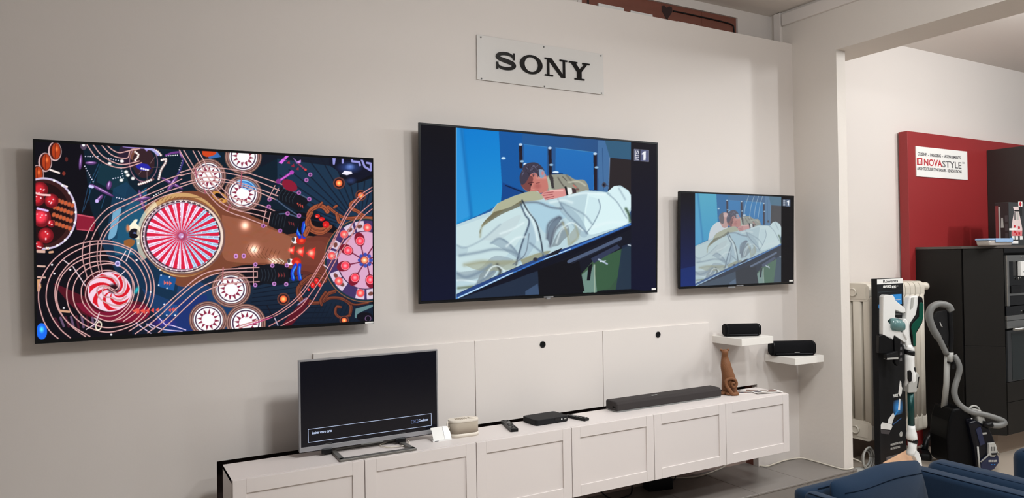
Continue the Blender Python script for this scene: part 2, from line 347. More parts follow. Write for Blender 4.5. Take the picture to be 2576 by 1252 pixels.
    for i in range(N*2):
        a0, a1 = 2*math.pi*i/(2*N), 2*math.pi*(i+1)/(2*N); am = math.degrees((a0+a1)/2)
        blue = (am < 75 or am > 300)
        col = (206, 34, 68) if i % 2 else ((176, 212, 240) if blue else (232, 214, 238))
        c.poly([hub, (cx+rx*math.cos(a0), cy+ry*math.sin(a0)), (cx+rx*math.cos(a1), cy+ry*math.sin(a1))], col)
    for i in range(N):
        a = 2*math.pi*i/N+.05
        c.line([hub, (cx+rx*math.cos(a), cy+ry*math.sin(a))], 1, (120, 40, 70), al=.6, sm=False)
        for k in (.42, .58, .74, .9):
            c.ell(hub[0]+rx*k*math.cos(a), hub[1]+ry*k*math.sin(a), 1.6, 1.6, (255, 250, 255))
        c.ell(hub[0]+rx*.2*math.cos(a), hub[1]+ry*.2*math.sin(a), 1, 1, (240, 200, 225))
    for i in range(44):
        a = 2*math.pi*i/44; c.ell(457+95*math.cos(a), 593+87*math.sin(a), 2.2, 2, (250, 240, 236)); c.ell(457+98*math.cos(a+.07), 593+90*math.sin(a+.07), 1.2, 1.6, (50, 30, 40))
    c.ell(458, 593, 14, 13, (150, 50, 90), soft=.8); c.ell(457, 592, 7, 7, (190, 150, 190)); c.ell(459, 594, 2.4, 2.4, (250, 240, 250))
    # sun bumpers
    def bumper(x, y, R, cap=1, sq=.95):
        for k, col in ((1.06, (120, 84, 74)), (1., (196, 160, 150)), (.97, (104, 70, 66)), (.9, (160, 120, 112)), (.84, (84, 62, 74)), (.8, (250, 250, 252)), (.73, (70, 44, 72)), (.66, (252, 246, 250))): c.ell(x, y, R*k, R*k*sq, col)
        for i in range(12):
            a = 2*math.pi*i/12+.15; b = .24
            c.poly([(x+R*.64*math.cos(a-.02), y+R*.64*sq*math.sin(a-.02)), (x+R*.37*math.cos(a-b), y+R*.32*sq*math.sin(a-b)), (x+R*.37*math.cos(a+b), y+R*.37*sq*math.sin(a+b))], (128, 36, 60))
        c.ell(x, y, R*.3, R*.3*sq, (205, 190, 200)); c.ell(x, y, R*.28, R*.28*sq, (255, 255, 255)); c.glow(x, y, R*.36, (60, 50, 60), .8)
    bumper(527, 444, 42, sq=1.02); bumper(615, 395, 44); bumper(613, 487, 45); bumper(581, 727, 47, sq=.93); bumper(522, 803, 46); bumper(617, 812, 48)
    c.ell(624, 466, 32, 14, (40, 140, 220), al=.7, ang=20, soft=.5); c.poly([(520, 384), (548, 380), (560, 395), (530, 400)], (60, 110, 170)); c.poly([(512, 380), (544, 378), (546, 388), (526, 395), (514, 390)], (196, 70, 30), sm=True)
    c.ell(555, 495, 22, 12, (190, 140, 70), hole=.6, ang=30); c.ell(560, 505, 8, 7, (210, 160, 80), hole=.5)
    # rail bundle over the upper bumpers
    c.T(*B)
    for q in ([(550, 170), (640, 330), (760, 520), (900, 720), (1060, 880), (1200, 950), (1348, 1000), (1600, 1100)], [(600, 170), (700, 340), (820, 540), (950, 710), (1090, 840), (1250, 910), (1500, 970), (1720, 1050)], [(720, 190), (800, 340), (900, 520), (1020, 670), (1130, 780), (1348, 870), (1600, 930)], [(780, 185), (860, 330), (960, 510), (1070, 650), (1200, 760), (1348, 800), (1560, 860), (1760, 950)],
              [(560, 450), (700, 410), (860, 385), (1020, 395), (1200, 420), (1348, 450), (1530, 510), (1790, 600)], [(560, 490), (720, 450), (900, 440), (1100, 455), (1348, 510), (1560, 590), (1770, 680)], [(560, 590), (720, 545), (880, 510), (1060, 530), (1250, 570), (1500, 650), (1740, 740)], [(560, 625), (720, 575), (900, 560), (1100, 570), (1300, 610), (1500, 690), (1730, 790)]): c.line(q, 14, PK, hi=PH)
    for q in (((1305, 450), (1290, 620)), ((740, 400), (760, 520)), ((1160, 840), (1130, 910)), ((860, 700), (850, 660))): c.line(q, 14, (170, 90, 110))
    # spiral and candy disc
    c.T(*Cc)
    c.poly([(300, 560), (700, 720), (1252, 760), (1252, 960), (900, 980), (520, 860), (250, 560)], (96, 18, 34), al=.85, sm=True)
    c.poly([(480, 760), (1252, 790), (1252, 950), (860, 960), (600, 880)], (130, 20, 52), al=.9, sm=True)
    for i in range(9): c.line([(250+i*60, 910+abs(i-4)*6), (290+i*56, 1040-abs(i-4)*6)], 26, (140, 110, 150) if i % 2 else (96, 30, 50), al=.7)
    c.ell(95, 1080, 62, 95, (30, 110, 225)); c.ell(95, 1060, 34, 50, (90, 220, 255), soft=.8)
    c.ell(845, 635, 265, 232, (70, 16, 26))
    c.ell(870, 635, 250, 225, (226, 200, 214))
    for i in range(7):
        a = 2*math.pi*i/7+.3; pts = []
        for side in (0, 1):
            rr = np.linspace(.12, 1, 12); rr = rr if side == 0 else rr[::-1]
            for k in rr:
                t = a+(1-k)*1.9+side*.44*(.5+.5*k); pts.append((870+235*k*math.cos(t)+(1-k)*40, 635+212*k*math.sin(t)))
        c.poly(pts, (204, 24, 40))
    c.ell(915, 600, 80, 66, (40, 14, 24), soft=.5)
    for x in (1140, 1225): c.poly([(x+45, 820), (x+45, 890), (x-20, 850)], (214, 92, 76))
    for q in ([(280, 1162), (180, 1070), (105, 920), (65, 700), (105, 480), (260, 260), (500, 110), (760, 60), (960, 85), (1180, 190), (1330, 390), (1375, 600), (1320, 820), (1150, 1000), (850, 1092), (600, 1020), (440, 880), (385, 680), (430, 480), (600, 330), (830, 292), (1000, 350), (1110, 470), (1132, 600), (1090, 760), (980, 875), (850, 912), (700, 870), (612, 740), (600, 640), (650, 520), (790, 460), (920, 490), (972, 570), (930, 615), (870, 585), (790, 572), (730, 610), (750, 700), (850, 770), (960, 795), (1060, 760)],
              [(420, 1155), (310, 1060), (205, 900), (152, 700), (200, 470), (360, 260), (600, 130), (780, 95), (970, 115), (1150, 200), (1290, 390), (1335, 600), (1280, 800), (1120, 980), (850, 1042), (650, 980), (510, 850), (455, 680), (490, 510), (620, 380), (800, 325), (930, 330), (1070, 400), (1150, 570), (1110, 770), (1000, 905), (860, 968), (700, 905), (580, 780), (550, 660), (575, 540), (700, 425), (870, 395), (1000, 450), (1045, 550), (1020, 640), (975, 662), (900, 625), (830, 580), (790, 620), (810, 690), (880, 700), (980, 730), (1060, 690)],
              [(640, 1140), (430, 1010), (300, 860), (252, 680), (285, 500), (420, 320), (620, 210), (860, 178), (1060, 225), (1200, 350), (1283, 540), (1265, 710), (1180, 850), (1020, 970)],
              [(590, 1140), (440, 1030), (320, 880), (270, 690), (320, 480), (460, 330), (640, 250), (830, 225), (1010, 280), (1140, 420), (1200, 600), (1150, 790), (1030, 920), (880, 970)]): c.line(q, 15, PK, hi=PH)
    for q in (((590, 60), (570, 240), (620, 480)), ((660, 60), (650, 300), (690, 470)), ((750, 60), (735, 260), (760, 420)), ((790, 60), (770, 260), (790, 420))): c.line(q, 12, PK, hi=PH)
    for q in (((1060, 180), (1000, 280)), ((1120, 150), (1060, 290)), ((360, 280), (410, 320)), ((460, 350), (600, 570)), ((1050, 400), (950, 490)), ((690, 930), (740, 960)), ((750, 870), (700, 990), (600, 1060))): c.line(q, 11, (226, 206, 212))
    c.poly([(1040, 60), (1110, 40), (1170, 60), (1150, 110), (1110, 140), (1040, 110)], (150, 96, 50)); c.ell(1150, 10, 50, 30, (20, 16, 24))
    c.ell(965, 320, 32, 34, (196, 190, 235)); c.ell(965, 320, 18, 18, (110, 100, 160)); c.ell(740, 1020, 38, 60, (240, 226, 206), hole=.62, ang=15); c.ell(1175, 620, 28, 60, (40, 180, 190), soft=.7, ang=25)
    for q in (((310, 850), (410, 860)), ((180, 150), (165, 140)), ((200, 190), (235, 185))): c.line(q, 26, (200, 158, 130))
    for x, y in ((225, 330), (430, 385), (170, 142), (250, 430), (350, 818), (880, 1120), (1180, 280)): c.ell(x, y, 14, 12, (236, 232, 240))
    # plates with arrows and the lower rails
    c.T(*D)
    c.poly([(280, 440), (460, 480), (430, 625), (250, 575)], (28, 84, 146)); c.poly([(310, 760), (470, 790), (470, 920), (320, 900)], (28, 76, 140))
    for x, y in ((290, 452), (385, 472), (262, 563), (355, 598), (320, 780), (348, 902), (442, 903), (280, 390), (40, 90), (170, 640)): c.ell(x, y, 10, 10, (235, 236, 245))
    for k in range(3): c.poly([(322+k*30, 510+k*3), (322+k*30, 560+k*3), (350+k*30, 538+k*3)], (226, 110, 96)); c.poly([(395+k*30, 815-k*4), (395+k*30, 870-k*4), (368+k*30, 845-k*4)], (214, 84, 80))
    for k in range(5): c.poly([(40+k*55, 825-k*3), (40+k*55, 885-k*3), (0+k*55, 855-k*3)], (220, 84, 74))
    c.ell(290, 990, 190, 60, (90, 40, 190), al=.45, soft=.7)
    for q in ([(0, 990), (170, 1110)], [(120, 1000), (200, 1060)], [(150, 1000), (300, 1060), (520, 1085)], [(240, 910), (330, 1010)], [(330, 1010), (410, 1020), (560, 1070)]): c.line(q, 10, (225, 205, 240))
    for q in ([(-80, 1080), (200, 900), (480, 660), (700, 480), (900, 400), (1252, 375)], [(-10, 1110), (220, 950), (500, 690), (720, 520), (940, 430), (1252, 410)], [(130, 1100), (320, 960), (520, 770), (740, 590), (960, 505), (1252, 485)], [(250, 1100), (420, 950), (600, 780), (760, 650), (980, 560), (1252, 530)]): c.line(q, 15, PK, hi=PH)
    c.line([(990, 370), (980, 520)], 16, (170, 110, 112))
    for x, y in ((1135, 240), (1222, 238)): c.ell(x, y, 26, 30, (205, 150, 205)); c.ell(x, y, 12, 14, (110, 60, 120))
    # chevrons and lit triangles
    c.T(*F)
    c.glow(190, 180, 60, (150, 165, 165), 1.); c.glow(430, 320, 55, (120, 130, 125), 1.); c.T(*E); c.glow(90, 1080, 55, (140, 150, 150), 1.); c.T(*F)
    for k in range(9): c.line([(135+k*46, 110+k*10), (95+k*46, 180+k*12), (150+k*46, 270+k*6)], 4, (96, 52, 36), sm=False)
    for k in range(9): c.line([(340+k*22, 290), (395+k*22, 330), (380+k*22, 350)], 7, (250, 240, 220) if k % 2 else (150, 120, 100), sm=False)
    for x, y, r in ((650, 190, 52), (760, 205, 62), (890, 225, 74)):
        c.poly([(x-r, y), (x+r*.6, y-r), (x+r*.3, y+r*1.1)], (236, 40, 34)); c.glow(x-10, y, r*.45, (255, 160, 140), 1)
    # black ramps with figures
    c.poly([(235, 400), (330, 360), (470, 350), (600, 380), (610, 590), (420, 610), (235, 570)], (18, 20, 28))
    for k in range(5): c.line([(275+k*40, 420), (290+k*40, 490), (272+k*40, 560)], 7, (44, 54, 66))
    for k in range(3): c.poly([(475+k*36, 450), (478+k*36, 520), (505+k*30, 500)], (120, 50, 52))
    for q in ([(0, 405), (250, 395)], [(0, 450), (225, 445)], [(0, 520), (225, 515)], [(0, 575), (250, 568)]): c.line(q, 13, PK, hi=PH)
    c.line([(180, 380), (180, 590)], 12, PK, hi=PH); c.line([(226, 440), (226, 520)], 12, PK, hi=PH)
    for x, y in ((205, 360), (200, 610), (430, 595), (575, 600), (410, 375), (585, 372), (65, 255)): c.ell(x, y, 27, 27, (196, 140, 200)); c.ell(x, y, 14, 14, (90, 60, 100))
    def figure(x, y, s_, fl):
        c.ell(x-50*s_, y, 42, 40*1.0, (240, 240, 244)); c.ell(x-70*s_, y-10, 20, 30, (30, 28, 30), al=.8); c.ell(x+20*s_, y, 60, 52, (190, 40, 30)); c.ell(x+30, y+4, 32, 26, (240, 90, 60), soft=.6)
        for k in (0, 1): c.line([(x+10+k*50, y+fl*40), (x-30+k*80, y+fl*130), (x-20+k*85, y+fl*210)], 42, (30, 60, 190)); c.line([(x+10+k*50, y+fl*60), (x-24+k*84, y+fl*130), (x-14+k*85, y+fl*200)], 16, (70, 170, 250), soft=.6)
    figure(680, 330, 1, 1); figure(735, 70, 1, -1)
    c.T(*E)
    c.poly([(560, 575), (640, 580), (960, 745), (880, 830), (800, 905), (520, 740)], (18, 20, 28)); c.poly([(440, 890), (700, 900), (820, 980), (760, 1180), (640, 1200), (400, 1080)], (16, 18, 26))
    for k in range(5): c.line([(600+k*42, 600+k*15), (545+k*42, 680+k*17), (545+k*44, 740+k*15)], 6, (50, 66, 78), sm=False); c.line([(480+k*36, 930+k*9), (455+k*38, 1010+k*9), (445+k*38, 1070+k*9)], 6, (44, 56, 66), sm=False)
    for k in range(3): c.poly([(770+k*30, 790+k*16), (790+k*30, 780+k*16), (800+k*28, 840+k*12)], (200, 80, 66)); c.poly([(655+k*28, 1030+k*8), (672+k*28, 1028+k*8), (680+k*28, 1080+k*8)], (150, 56, 60))
    for q in ([(500, 740), (640, 850), (800, 960)], [(600, 590), (780, 660), (950, 750)], [(540, 930), (650, 930), (800, 980)]): c.line(q, 16, (74, 92, 120))
    for x, y in ((415, 740), (405, 835), (330, 1085), (800, 655), (935, 740), (800, 955), (650, 925), (950, 420), (900, 490), (550, 1150)): c.ell(x, y, 30, 30, (176, 110, 176)); c.ell(x, y, 15, 15, (90, 50, 96))
    for q in ([(490, 560), (400, 740)], [(535, 600), (490, 690)], [(370, 870), (320, 1080)], [(430, 910), (395, 1050)]): c.line(q, 13, PK, hi=PH)
    c.ell(680, 560, 110, 70, (140, 26, 52), ang=30)
    c.line([(530, 510), (710, 390)], 34, (150, 60, 150)); c.line([(530, 510), (710, 390)], 14, (210, 110, 210)); c.ell(710, 390, 30, 30, (176, 70, 176)); c.ell(535, 505, 34, 34, (130, 50, 130))
    c.poly([(540, 260), (640, 165), (685, 165), (580, 280)], (206, 110, 214)); c.line([(600, 200), (640, 240)], 10, (130, 60, 140)); c.poly([(720, 190), (800, 260), (780, 280)], (150, 110, 170)); c.poly([(780, 250), (830, 225), (830, 260), (800, 275)], (206, 150, 220)); c.line([(800, 280), (890, 360)], 22, (140, 60, 90)); c.ell(890, 355, 18, 18, (210, 60, 60))
    for k in range(3): c.poly([(640+k*60, 270+k*40), (680+k*60, 235+k*40), (690+k*55, 280+k*42)], (150, 40, 60))
    # blue crest top right
    c.poly([(1200, 180), (1780, 210), (1780, 470), (1560, 520), (1350, 400), (1200, 300)], (16, 18, 36)); c.ell(1460, 330, 190, 90, (50, 74, 140), soft=.9); c.ell(1470, 320, 70, 50, (110, 140, 200), soft=.9)
    for q in ([(1255, 190), (1260, 280), (1275, 190)], [(1375, 195), (1375, 265)], [(1490, 200), (1500, 250), (1590, 260), (1600, 300)], [(1620, 220), (1660, 320), (1740, 370), (1740, 280), (1690, 270)]): c.line(q, 28, (150, 150, 206), sm=False)
    c.poly([(1360, 410), (1400, 370), (1490, 385), (1500, 410), (1430, 430)], (225, 222, 240)); c.line([(1350, 440), (1560, 515), (1750, 440)], 30, (12, 12, 20)); c.ell(1480, 500, 90, 50, (60, 80, 140), al=.7, soft=.8)
    # scrolls
    OR = (162, 88, 58)
    for q, w in (([(1170, 900), (1130, 850), (1060, 830), (960, 880), (920, 980), (960, 1100), (1080, 1140), (1180, 1110)], 56), ([(960, 920), (900, 1040), (960, 1150), (1100, 1180), (1210, 1100)], 44), ([(1060, 830), (1100, 790)], 30), ([(1180, 840), (1290, 930), (1420, 990), (1600, 980), (1760, 990)], 34), ([(1290, 930), (1320, 1030), (1360, 1040)], 40), ([(1540, 760), (1480, 800), (1480, 860), (1560, 900), (1640, 960)], 40), ([(1260, 850), (1290, 830)], 30), ([(920, 1120), (880, 1200)], 60)):
        c.line(q, w+10, (60, 26, 24)); c.line(q, w, OR); c.line([(x+6, y+6) for x, y in q], 8, (96, 44, 34), al=.8)
    for x, y, rx_, ry_ in ((1040, 960, 36, 26), (1095, 1000, 42, 28), (1150, 1070, 46, 46)): c.ell(x, y, rx_, ry_, (204, 30, 30)); c.ell(x-10, y+10, 20, 9, (240, 150, 140), soft=.6)
    c.T(*F)
    for q, w in (([(760, 600), (720, 680), (760, 800), (860, 820)], 60), ([(760, 590), (850, 520), (960, 490), (1040, 560)], 50), ([(880, 830), (1000, 820), (1100, 770), (1250, 780), (1350, 860), (1340, 980)], 34), ([(1000, 820), (1080, 720), (1160, 690)], 40), ([(1000, 850), (990, 790), (1050, 700)], 30), ([(1340, 980), (1240, 1010), (1170, 960), (1180, 880), (1230, 880)], 28), ([(1300, 800), (1400, 850), (1560, 830)], 20)):
        c.line(q, w+10, (40, 20, 24)); c.line(q, w, (128, 66, 46)); c.line([(x+6, y+6) for x, y in q], 8, (76, 36, 32), al=.8)
    for x, y, r_ in ((940, 560, 34), (895, 615, 34), (980, 610, 26), (845, 670, 18)): c.ell(x, y, r_*.8, r_*1.1, (214, 36, 34)); c.ell(x, y-6, r_*.4, r_*.4, (255, 130, 140), soft=.7)
    c.T(0, 0, 1)
    # roulette wheel
    wx, wy, R = 918, 655, 104
    c.ell(wx, wy, R, R*1.02, (150, 96, 66)); c.ell(wx, wy, R*.98, R*1., (26, 50, 60)); c.ell(wx, wy, R*.93, R*.96, (70, 52, 102))
    for i in range(20):
        if i % 3 == 0: continue
        t0 = 360/20.*i; c.ell(wx, wy, R*.92, R*.95, (206, 190, 206), hole=.74, a0=t0+2, a1=t0+16); t = math.radians(t0+9); c.ell(wx+R*.8*math.cos(t), wy+R*.82*math.sin(t), 5, 7, (120, 70, 62), ang=t0)
    c.ell(wx, wy, R*.68, R*.7, (60, 30, 52)); c.ell(wx, wy, R*.66, R*.69, (206, 164, 190))
    for i in range(8):
        t = math.radians(45*i+22); c.line([(wx+12*math.cos(t), wy+12*math.sin(t)), (wx+R*.52*math.cos(t+.15), wy+R*.52*math.sin(t+.15))], 3, (120, 40, 70), sm=False)
        t = math.radians(45*i); c.ell(wx+14*math.cos(t), wy+14*math.sin(t), 5, 5, (60, 80, 170))
    for x, y in ((1470, 80), (1325, 195), (1290, 380), (1405, 525), (1590, 550)):
        px_, py_ = 600+x/4.817, 590+y/4.817; t = math.degrees(math.atan2(wy-py_, wx-px_)); c.ell(px_-4*math.cos(math.radians(t)), py_-4*math.sin(math.radians(t)), 18, 13, (128, 22, 44), ang=t)
        c.ell(px_, py_, 11, 11, (230, 150, 160)); c.ell(px_, py_, 9.5, 9.5, (230, 50, 72)); c.glow(px_, py_, 5, (120, 120, 110), 1)
    for x, y in ((1210, 565), (1470, 710), (1130, 260), (1280, 0), (1560, -80)):
        px_, py_ = 600+x/4.817, 590+y/4.817; c.ell(px_, py_, 11, 11, (180, 110, 130)); c.ell(px_, py_, 9.5, 9.5, (236, 70, 72)); c.glow(px_, py_, 5, (120, 130, 110), 1)
    c.ell(916, 655, 10, 10, (160, 70, 60)); c.ell(916, 655, 8, 8, (250, 140, 100)); c.glow(916, 655, 4, (60, 100, 100), 1)
    for x, y, r in ((854, 462, 15), (908, 493, 14), (712, 752, 16), (864, 806, 12)):
        c.ell(x, y, r, r, (110, 62, 54)); c.ell(x, y, r*.8, r*.8, (50, 24, 28)); c.ell(x, y, r*.56, r*.56, (240, 84, 44)); c.glow(x, y, r*.35, (100, 130, 90), 1)
    # rails on the right
    c.T(*F)
    c.poly([(800, 760), (850, 780), (830, 850), (640, 1090), (540, 1100), (560, 1040)], (90, 18, 34), sm=True)
    c.line([(820, 770), (715, 850)], 20, (170, 160, 190), soft=1)
    for q in ([(0, 1130), (200, 1070), (400, 1000), (560, 910), (740, 760), (860, 600), (980, 400), (1100, 200), (1200, 0), (1330, -240), (1500, -440), (1680, -560)], [(0, 1105), (200, 1045), (390, 980), (540, 890), (700, 760), (830, 600), (960, 400), (1080, 190), (1180, 0), (1310, -260), (1480, -470), (1680, -600)], [(360, 1110), (560, 1000), (740, 880), (880, 700), (1000, 530), (1120, 330), (1290, 30), (1430, -200), (1560, -330), (1680, -420)], [(500, 1110), (700, 1000), (860, 850), (980, 660), (1090, 470), (1220, 240), (1370, 10), (1500, -200), (1680, -350)]): c.line(q, 14, (150, 88, 88), hi=(222, 168, 168))
    c.line([(340, 860), (390, 960), (470, 1100)], 12, (20, 18, 28)); c.line([(430, 1010), (470, 1100)], 12, (190, 180, 200)); c.line([(1030, 370), (1080, 405)], 14, (220, 190, 200)); c.line([(100, 1100), (400, 1000)], 14, (190, 60, 130), al=.7)
    c.poly([(1410, 900), (1610, 850), (1610, 880), (1440, 960), (1430, 1010), (1400, 1000)], (120, 160, 160), al=.8, sm=True); c.ell(1520, 1000, 100, 60, (16, 14, 24)); c.ell(1560, 1020, 40, 40, (120, 90, 130), hole=.7)
    # bloom
    c.T(0, 0, 1)
    b = c.a.copy(); keep = c.a; c.a = np.clip(c.a-.55, 0, 1); c.blur(4); keep += c.a*.25; c.a = np.clip(keep, 0, 1)
    c.blur(1)
    return c

def cloth(c, base):
    """soft folds of a sheet drawn with strokes"""
    for q, w, col, al in base:
        c.line(q, w, col, al=al, soft=1)

def paint_film(second):
    c = Canvas(1040, 292, 1672, 778, 2, (12, 12, 17)) if not second else Canvas(1700, 470, 2006, 732, 2.6, (24, 23, 26))
    G = (1040, 290, 2.555)
    if second:
        # the same shot a moment later: film area of the small set mapped from the big set's drawing coordinates
        sx = (1965-1748)/((1400-275)/2.555); G = None
        class M: pass
        # local transform from G coordinates (x 275..1400, y 80..1180) to photo coordinates of the small set
        old = c.P
        def PP(p):
            p = np.asarray(p, float); u = (p[..., 0]-275)/1125; v = p[..., 1]
            top = 80+u*95; bot = 1180-u*65; t = (v-top)/(bot-top); x = 1748.5+216.5*u
            y = (486+6.5*u)*(1-t)+(717.5-5.5*u)*t
            return np.stack([(x-c.x0)*c.ss, (y-c.y0)*c.ss], -1)
        c.P = PP; c.k = 4.9
        bars = [((1709, 480), (1749, 482), (1749, 722), (1709, 726)), ((1965, 488), (2000, 490), (2000, 716), (1965, 716))]
    else: c.T(*G)
    def blend(a):
        return a if not second else tuple(int(x*.62+y*.38) for x, y in zip(a, (150, 160, 165)))
    P_ = lambda pts, col, **k: c.poly(pts, blend(col), **({**k, 'col2': blend(k['col2'])} if 'col2' in k else k))
    L_ = lambda pts, w, col, **k: c.line(pts, w, blend(col), **k)
    E_ = lambda x, y, rx, ry, col, **k: c.ell(x, y, rx, ry, blend(col), **k)
    fr = [(275, 77), (1400, 175), (1400, 1115), (275, 1182)]
    P_(fr, (28, 96, 168), col2=(52, 78, 120), d=(1, .15))
    P_([(275, 77), (560, 103), (575, 560), (420, 640), (275, 700)], (10, 124, 208) if not second else (60, 176, 214), col2=(36, 150, 214), d=(.2, 1))
    P_([(275, 77), (320, 82), (375, 640), (275, 690)], (66, 160, 228), al=.5)
    L_([(310, 85), (345, 400), (375, 660)], 26, (8, 96, 170), al=.55, soft=1)
    P_([(550, 100), (700, 112), (700, 560), (575, 540)], (22, 88, 160)); P_([(575, 430), (720, 490), (640, 640), (560, 600)], (20, 70, 140))
    L_([(595, 450), (720, 500)], 8, (10, 32, 70))
    for q in ([(712, 186), (860, 204), (858, 420), (712, 400)], [(915, 208), (1160, 238), (1158, 480), (912, 440)]): P_(q, (36, 112, 186), col2=(34, 104, 180))
    L_([(712, 186), (862, 204)], 3, (70, 140, 200)); L_([(915, 208), (1160, 238), (1160, 480)], 3, (80, 150, 200), sm=False)
    P_([(1185, 160), (1400, 180), (1400, 285), (1262, 270), (1250, 500), (1190, 490)], (70, 112, 160)); P_([(1230, 160), (1400, 172), (1400, 285), (1262, 270)], (54, 94, 124))
    P_([(1262, 272), (1400, 288), (1400, 560), (1250, 500)], (44, 38, 40))
    L_([(1262, 272), (1255, 470)], 4, (120, 150, 190)); L_([(1215, 210), (1222, 480)], 3, (40, 74, 120))
    for x, y0, y1 in ((690, 185, 340), (878, 208, 385), (1168, 245, 480)):
        P_([(x-11, y0), (x+11, y0+3), (x+13, y1), (x-7, y1)], (34, 26, 38)); E_(x, y0+2, 13, 9, (190, 215, 240)); E_(x+9, y0+110 if x < 1100 else y0+90, 14, 8, (150, 190, 220))
    E_(580, 275, 15, 9, (200, 230, 250)); E_(720, 315, 13, 10, (225, 240, 255)); E_(915, 366, 22, 9, (220, 240, 255)); L_([(895, 372), (960, 376)], 5, (20, 40, 80))
    E_(1226, 447, 15, 17, (70, 70, 84)); E_(1226, 447, 8, 9, (20, 18, 26)); L_([(1226, 447), (1258, 455)], 4, (60, 66, 90))
    # dark floor below the trolley
    P_([(275, 1120), (1400, 680), (1400, 1115), (275, 1182)], (20, 22, 34))
    P_([(1150, 940), (1400, 830), (1400, 1115), (1080, 1130), (1060, 1040)], (44, 74, 58), col2=(70, 96, 70), d=(-1, .2)); P_([(1180, 930), (1330, 860), (1340, 1000), (1260, 1110), (1170, 1135)], (58, 92, 66), al=.8); P_([(1340, 840), (1400, 820), (1400, 1115), (1300, 1120)], (34, 46, 72), al=.8)
    P_([(1075, 1030), (1130, 985), (1125, 1060), (1160, 950), (1180, 1136), (1090, 1140)], (110, 140, 130)); L_([(1165, 960), (1165, 1136)], 6, (160, 180, 160)); P_([(1125, 970), (1150, 950), (1135, 1060), (1115, 1060)], (14, 14, 22))
    P_([(275, 1178), (420, 1120), (800, 1000), (815, 1150), (275, 1182)], (34, 46, 66)); P_([(720, 1130), (800, 1080), (810, 1150), (720, 1155)], (60, 80, 110))
    P_([(800, 990), (1060, 900), (1100, 1130), (810, 1150)], (15, 14, 20))
    L_([(1000, 940), (1180, 860), (1330, 790)], 22, (78, 92, 120)); L_([(1020, 950), (1330, 806)], 7, (30, 34, 50)); P_([(1140, 920), (1310, 830), (1330, 850), (1160, 950)], (50, 58, 84)); L_([(1190, 925), (1245, 955)], 10, (170, 185, 205)); L_([(1380, 832), (1400, 838)], 9, (170, 180, 190)); L_([(1200, 940), (1235, 935)], 6, (220, 230, 240))
    # man in a raincoat leaning over the sheet
    CO = (150, 150, 136)
    P_([(850, 390), (900, 380), (985, 382), (1040, 412), (1095, 415), (1122, 450), (1122, 490), (1060, 505), (990, 510), (960, 480), (870, 490), (852, 460)], CO, sm=True)
    L_([(985, 385), (1030, 440), (1060, 480)], 14, (110, 108, 100), soft=1, al=.8); L_([(930, 400), (955, 440), (980, 470)], 9, (96, 92, 84), soft=1); L_([(960, 395), (985, 420)], 6, (84, 80, 76), soft=1); L_([(1000, 430), (1060, 425), (1105, 450)], 12, (190, 190, 172), soft=1); L_([(1030, 450), (1045, 462)], 10, (190, 120, 110)); L_([(880, 400), (905, 470)], 8, (96, 92, 86), soft=1); P_([(852, 400), (882, 396), (906, 470), (874, 488)], (176, 184, 166)); P_([(868, 385), (885, 378), (900, 400), (905, 470), (890, 470), (880, 420)], (60, 56, 58)); L_([(1035, 480), (1060, 476)], 12, (120, 90, 84))
    if second:
        P_([(455, 570), (480, 500), (540, 440), (600, 430), (640, 470), (700, 500), (560, 600), (450, 660)], (226, 234, 240), sm=True); P_([(600, 440), (585, 370), (620, 330), (690, 330), (720, 400), (710, 470), (670, 500), (630, 490)], (206, 150, 142), sm=True); P_([(588, 400), (590, 350), (640, 325), (650, 400), (640, 450), (606, 440)], (90, 76, 80), sm=True); P_([(640, 330), (690, 335), (700, 370), (650, 375)], (226, 180, 176), sm=True)
    # head
    P_([(690, 430), (700, 400), (745, 372), (800, 360), (845, 370), (862, 420), (866, 470), (842, 494), (780, 500), (730, 486), (700, 460)], (198, 122, 112), sm=True)
    P_([(690, 440), (700, 460), (745, 490), (760, 450), (770, 400), (740, 390)], (110, 62, 62), al=.85, sm=True); E_(800, 455, 30, 24, (170, 92, 88), soft=.7, al=.7); L_([(800, 400), (850, 400)], 20, (224, 160, 148), soft=1, al=.7)
    P_([(686, 430), (684, 390), (700, 350), (715, 318), (760, 302), (800, 308), (835, 340), (846, 375), (830, 400), (812, 396), (790, 372), (760, 374), (742, 400), (722, 432), (700, 446)], (64, 58, 74), sm=True)
    rn = random.Random(3)
    for i in range(34):
        x = rn.uniform(700, 815); y = rn.uniform(318, 385)-abs(x-770)*.1; L_([(x, y), (x+rn.uniform(-12, 12), y+rn.uniform(6, 16))], 4, (120, 122, 150) if i % 2 else (40, 34, 46), al=.7)
    P_([(806, 345), (838, 352), (846, 385), (828, 402), (812, 392)], (140, 160, 186), sm=True); E_(832, 372, 9, 14, (206, 130, 128))
    for q in (([(740, 436), (772, 430)], 5, (70, 34, 40)), ([(752, 446), (764, 446)], 6, (30, 20, 26)), ([(790, 436), (812, 432)], 4, (110, 56, 56)), ([(768, 440), (758, 470), (778, 476)], 5, (214, 140, 126)), ([(780, 490), (806, 486)], 4, (120, 50, 54))): L_(q[0], q[1], q[2])
    # hand, cuff and watch
    P_([(818, 510), (850, 488), (920, 476), (978, 472), (985, 512), (940, 528), (880, 544), (845, 545), (822, 530)], (216, 146, 142), sm=True)
    for q in ([(840, 500), (900, 492)], [(835, 515), (895, 508)], [(850, 532), (905, 520)], [(862, 542), (900, 534)]): L_(q, 4, (150, 70, 76))
    L_([(880, 484), (960, 482)], 10, (240, 190, 184), soft=1); L_([(979, 462), (990, 512)], 12, (26, 24, 30)); P_([(990, 462), (1018, 470), (1024, 498), (996, 508)], (236, 240, 236), sm=True); P_([(1018, 466), (1042, 474), (1046, 500), (1026, 506)], (66, 50, 52), sm=True)
    # sheet
    SH = (188, 214, 222)
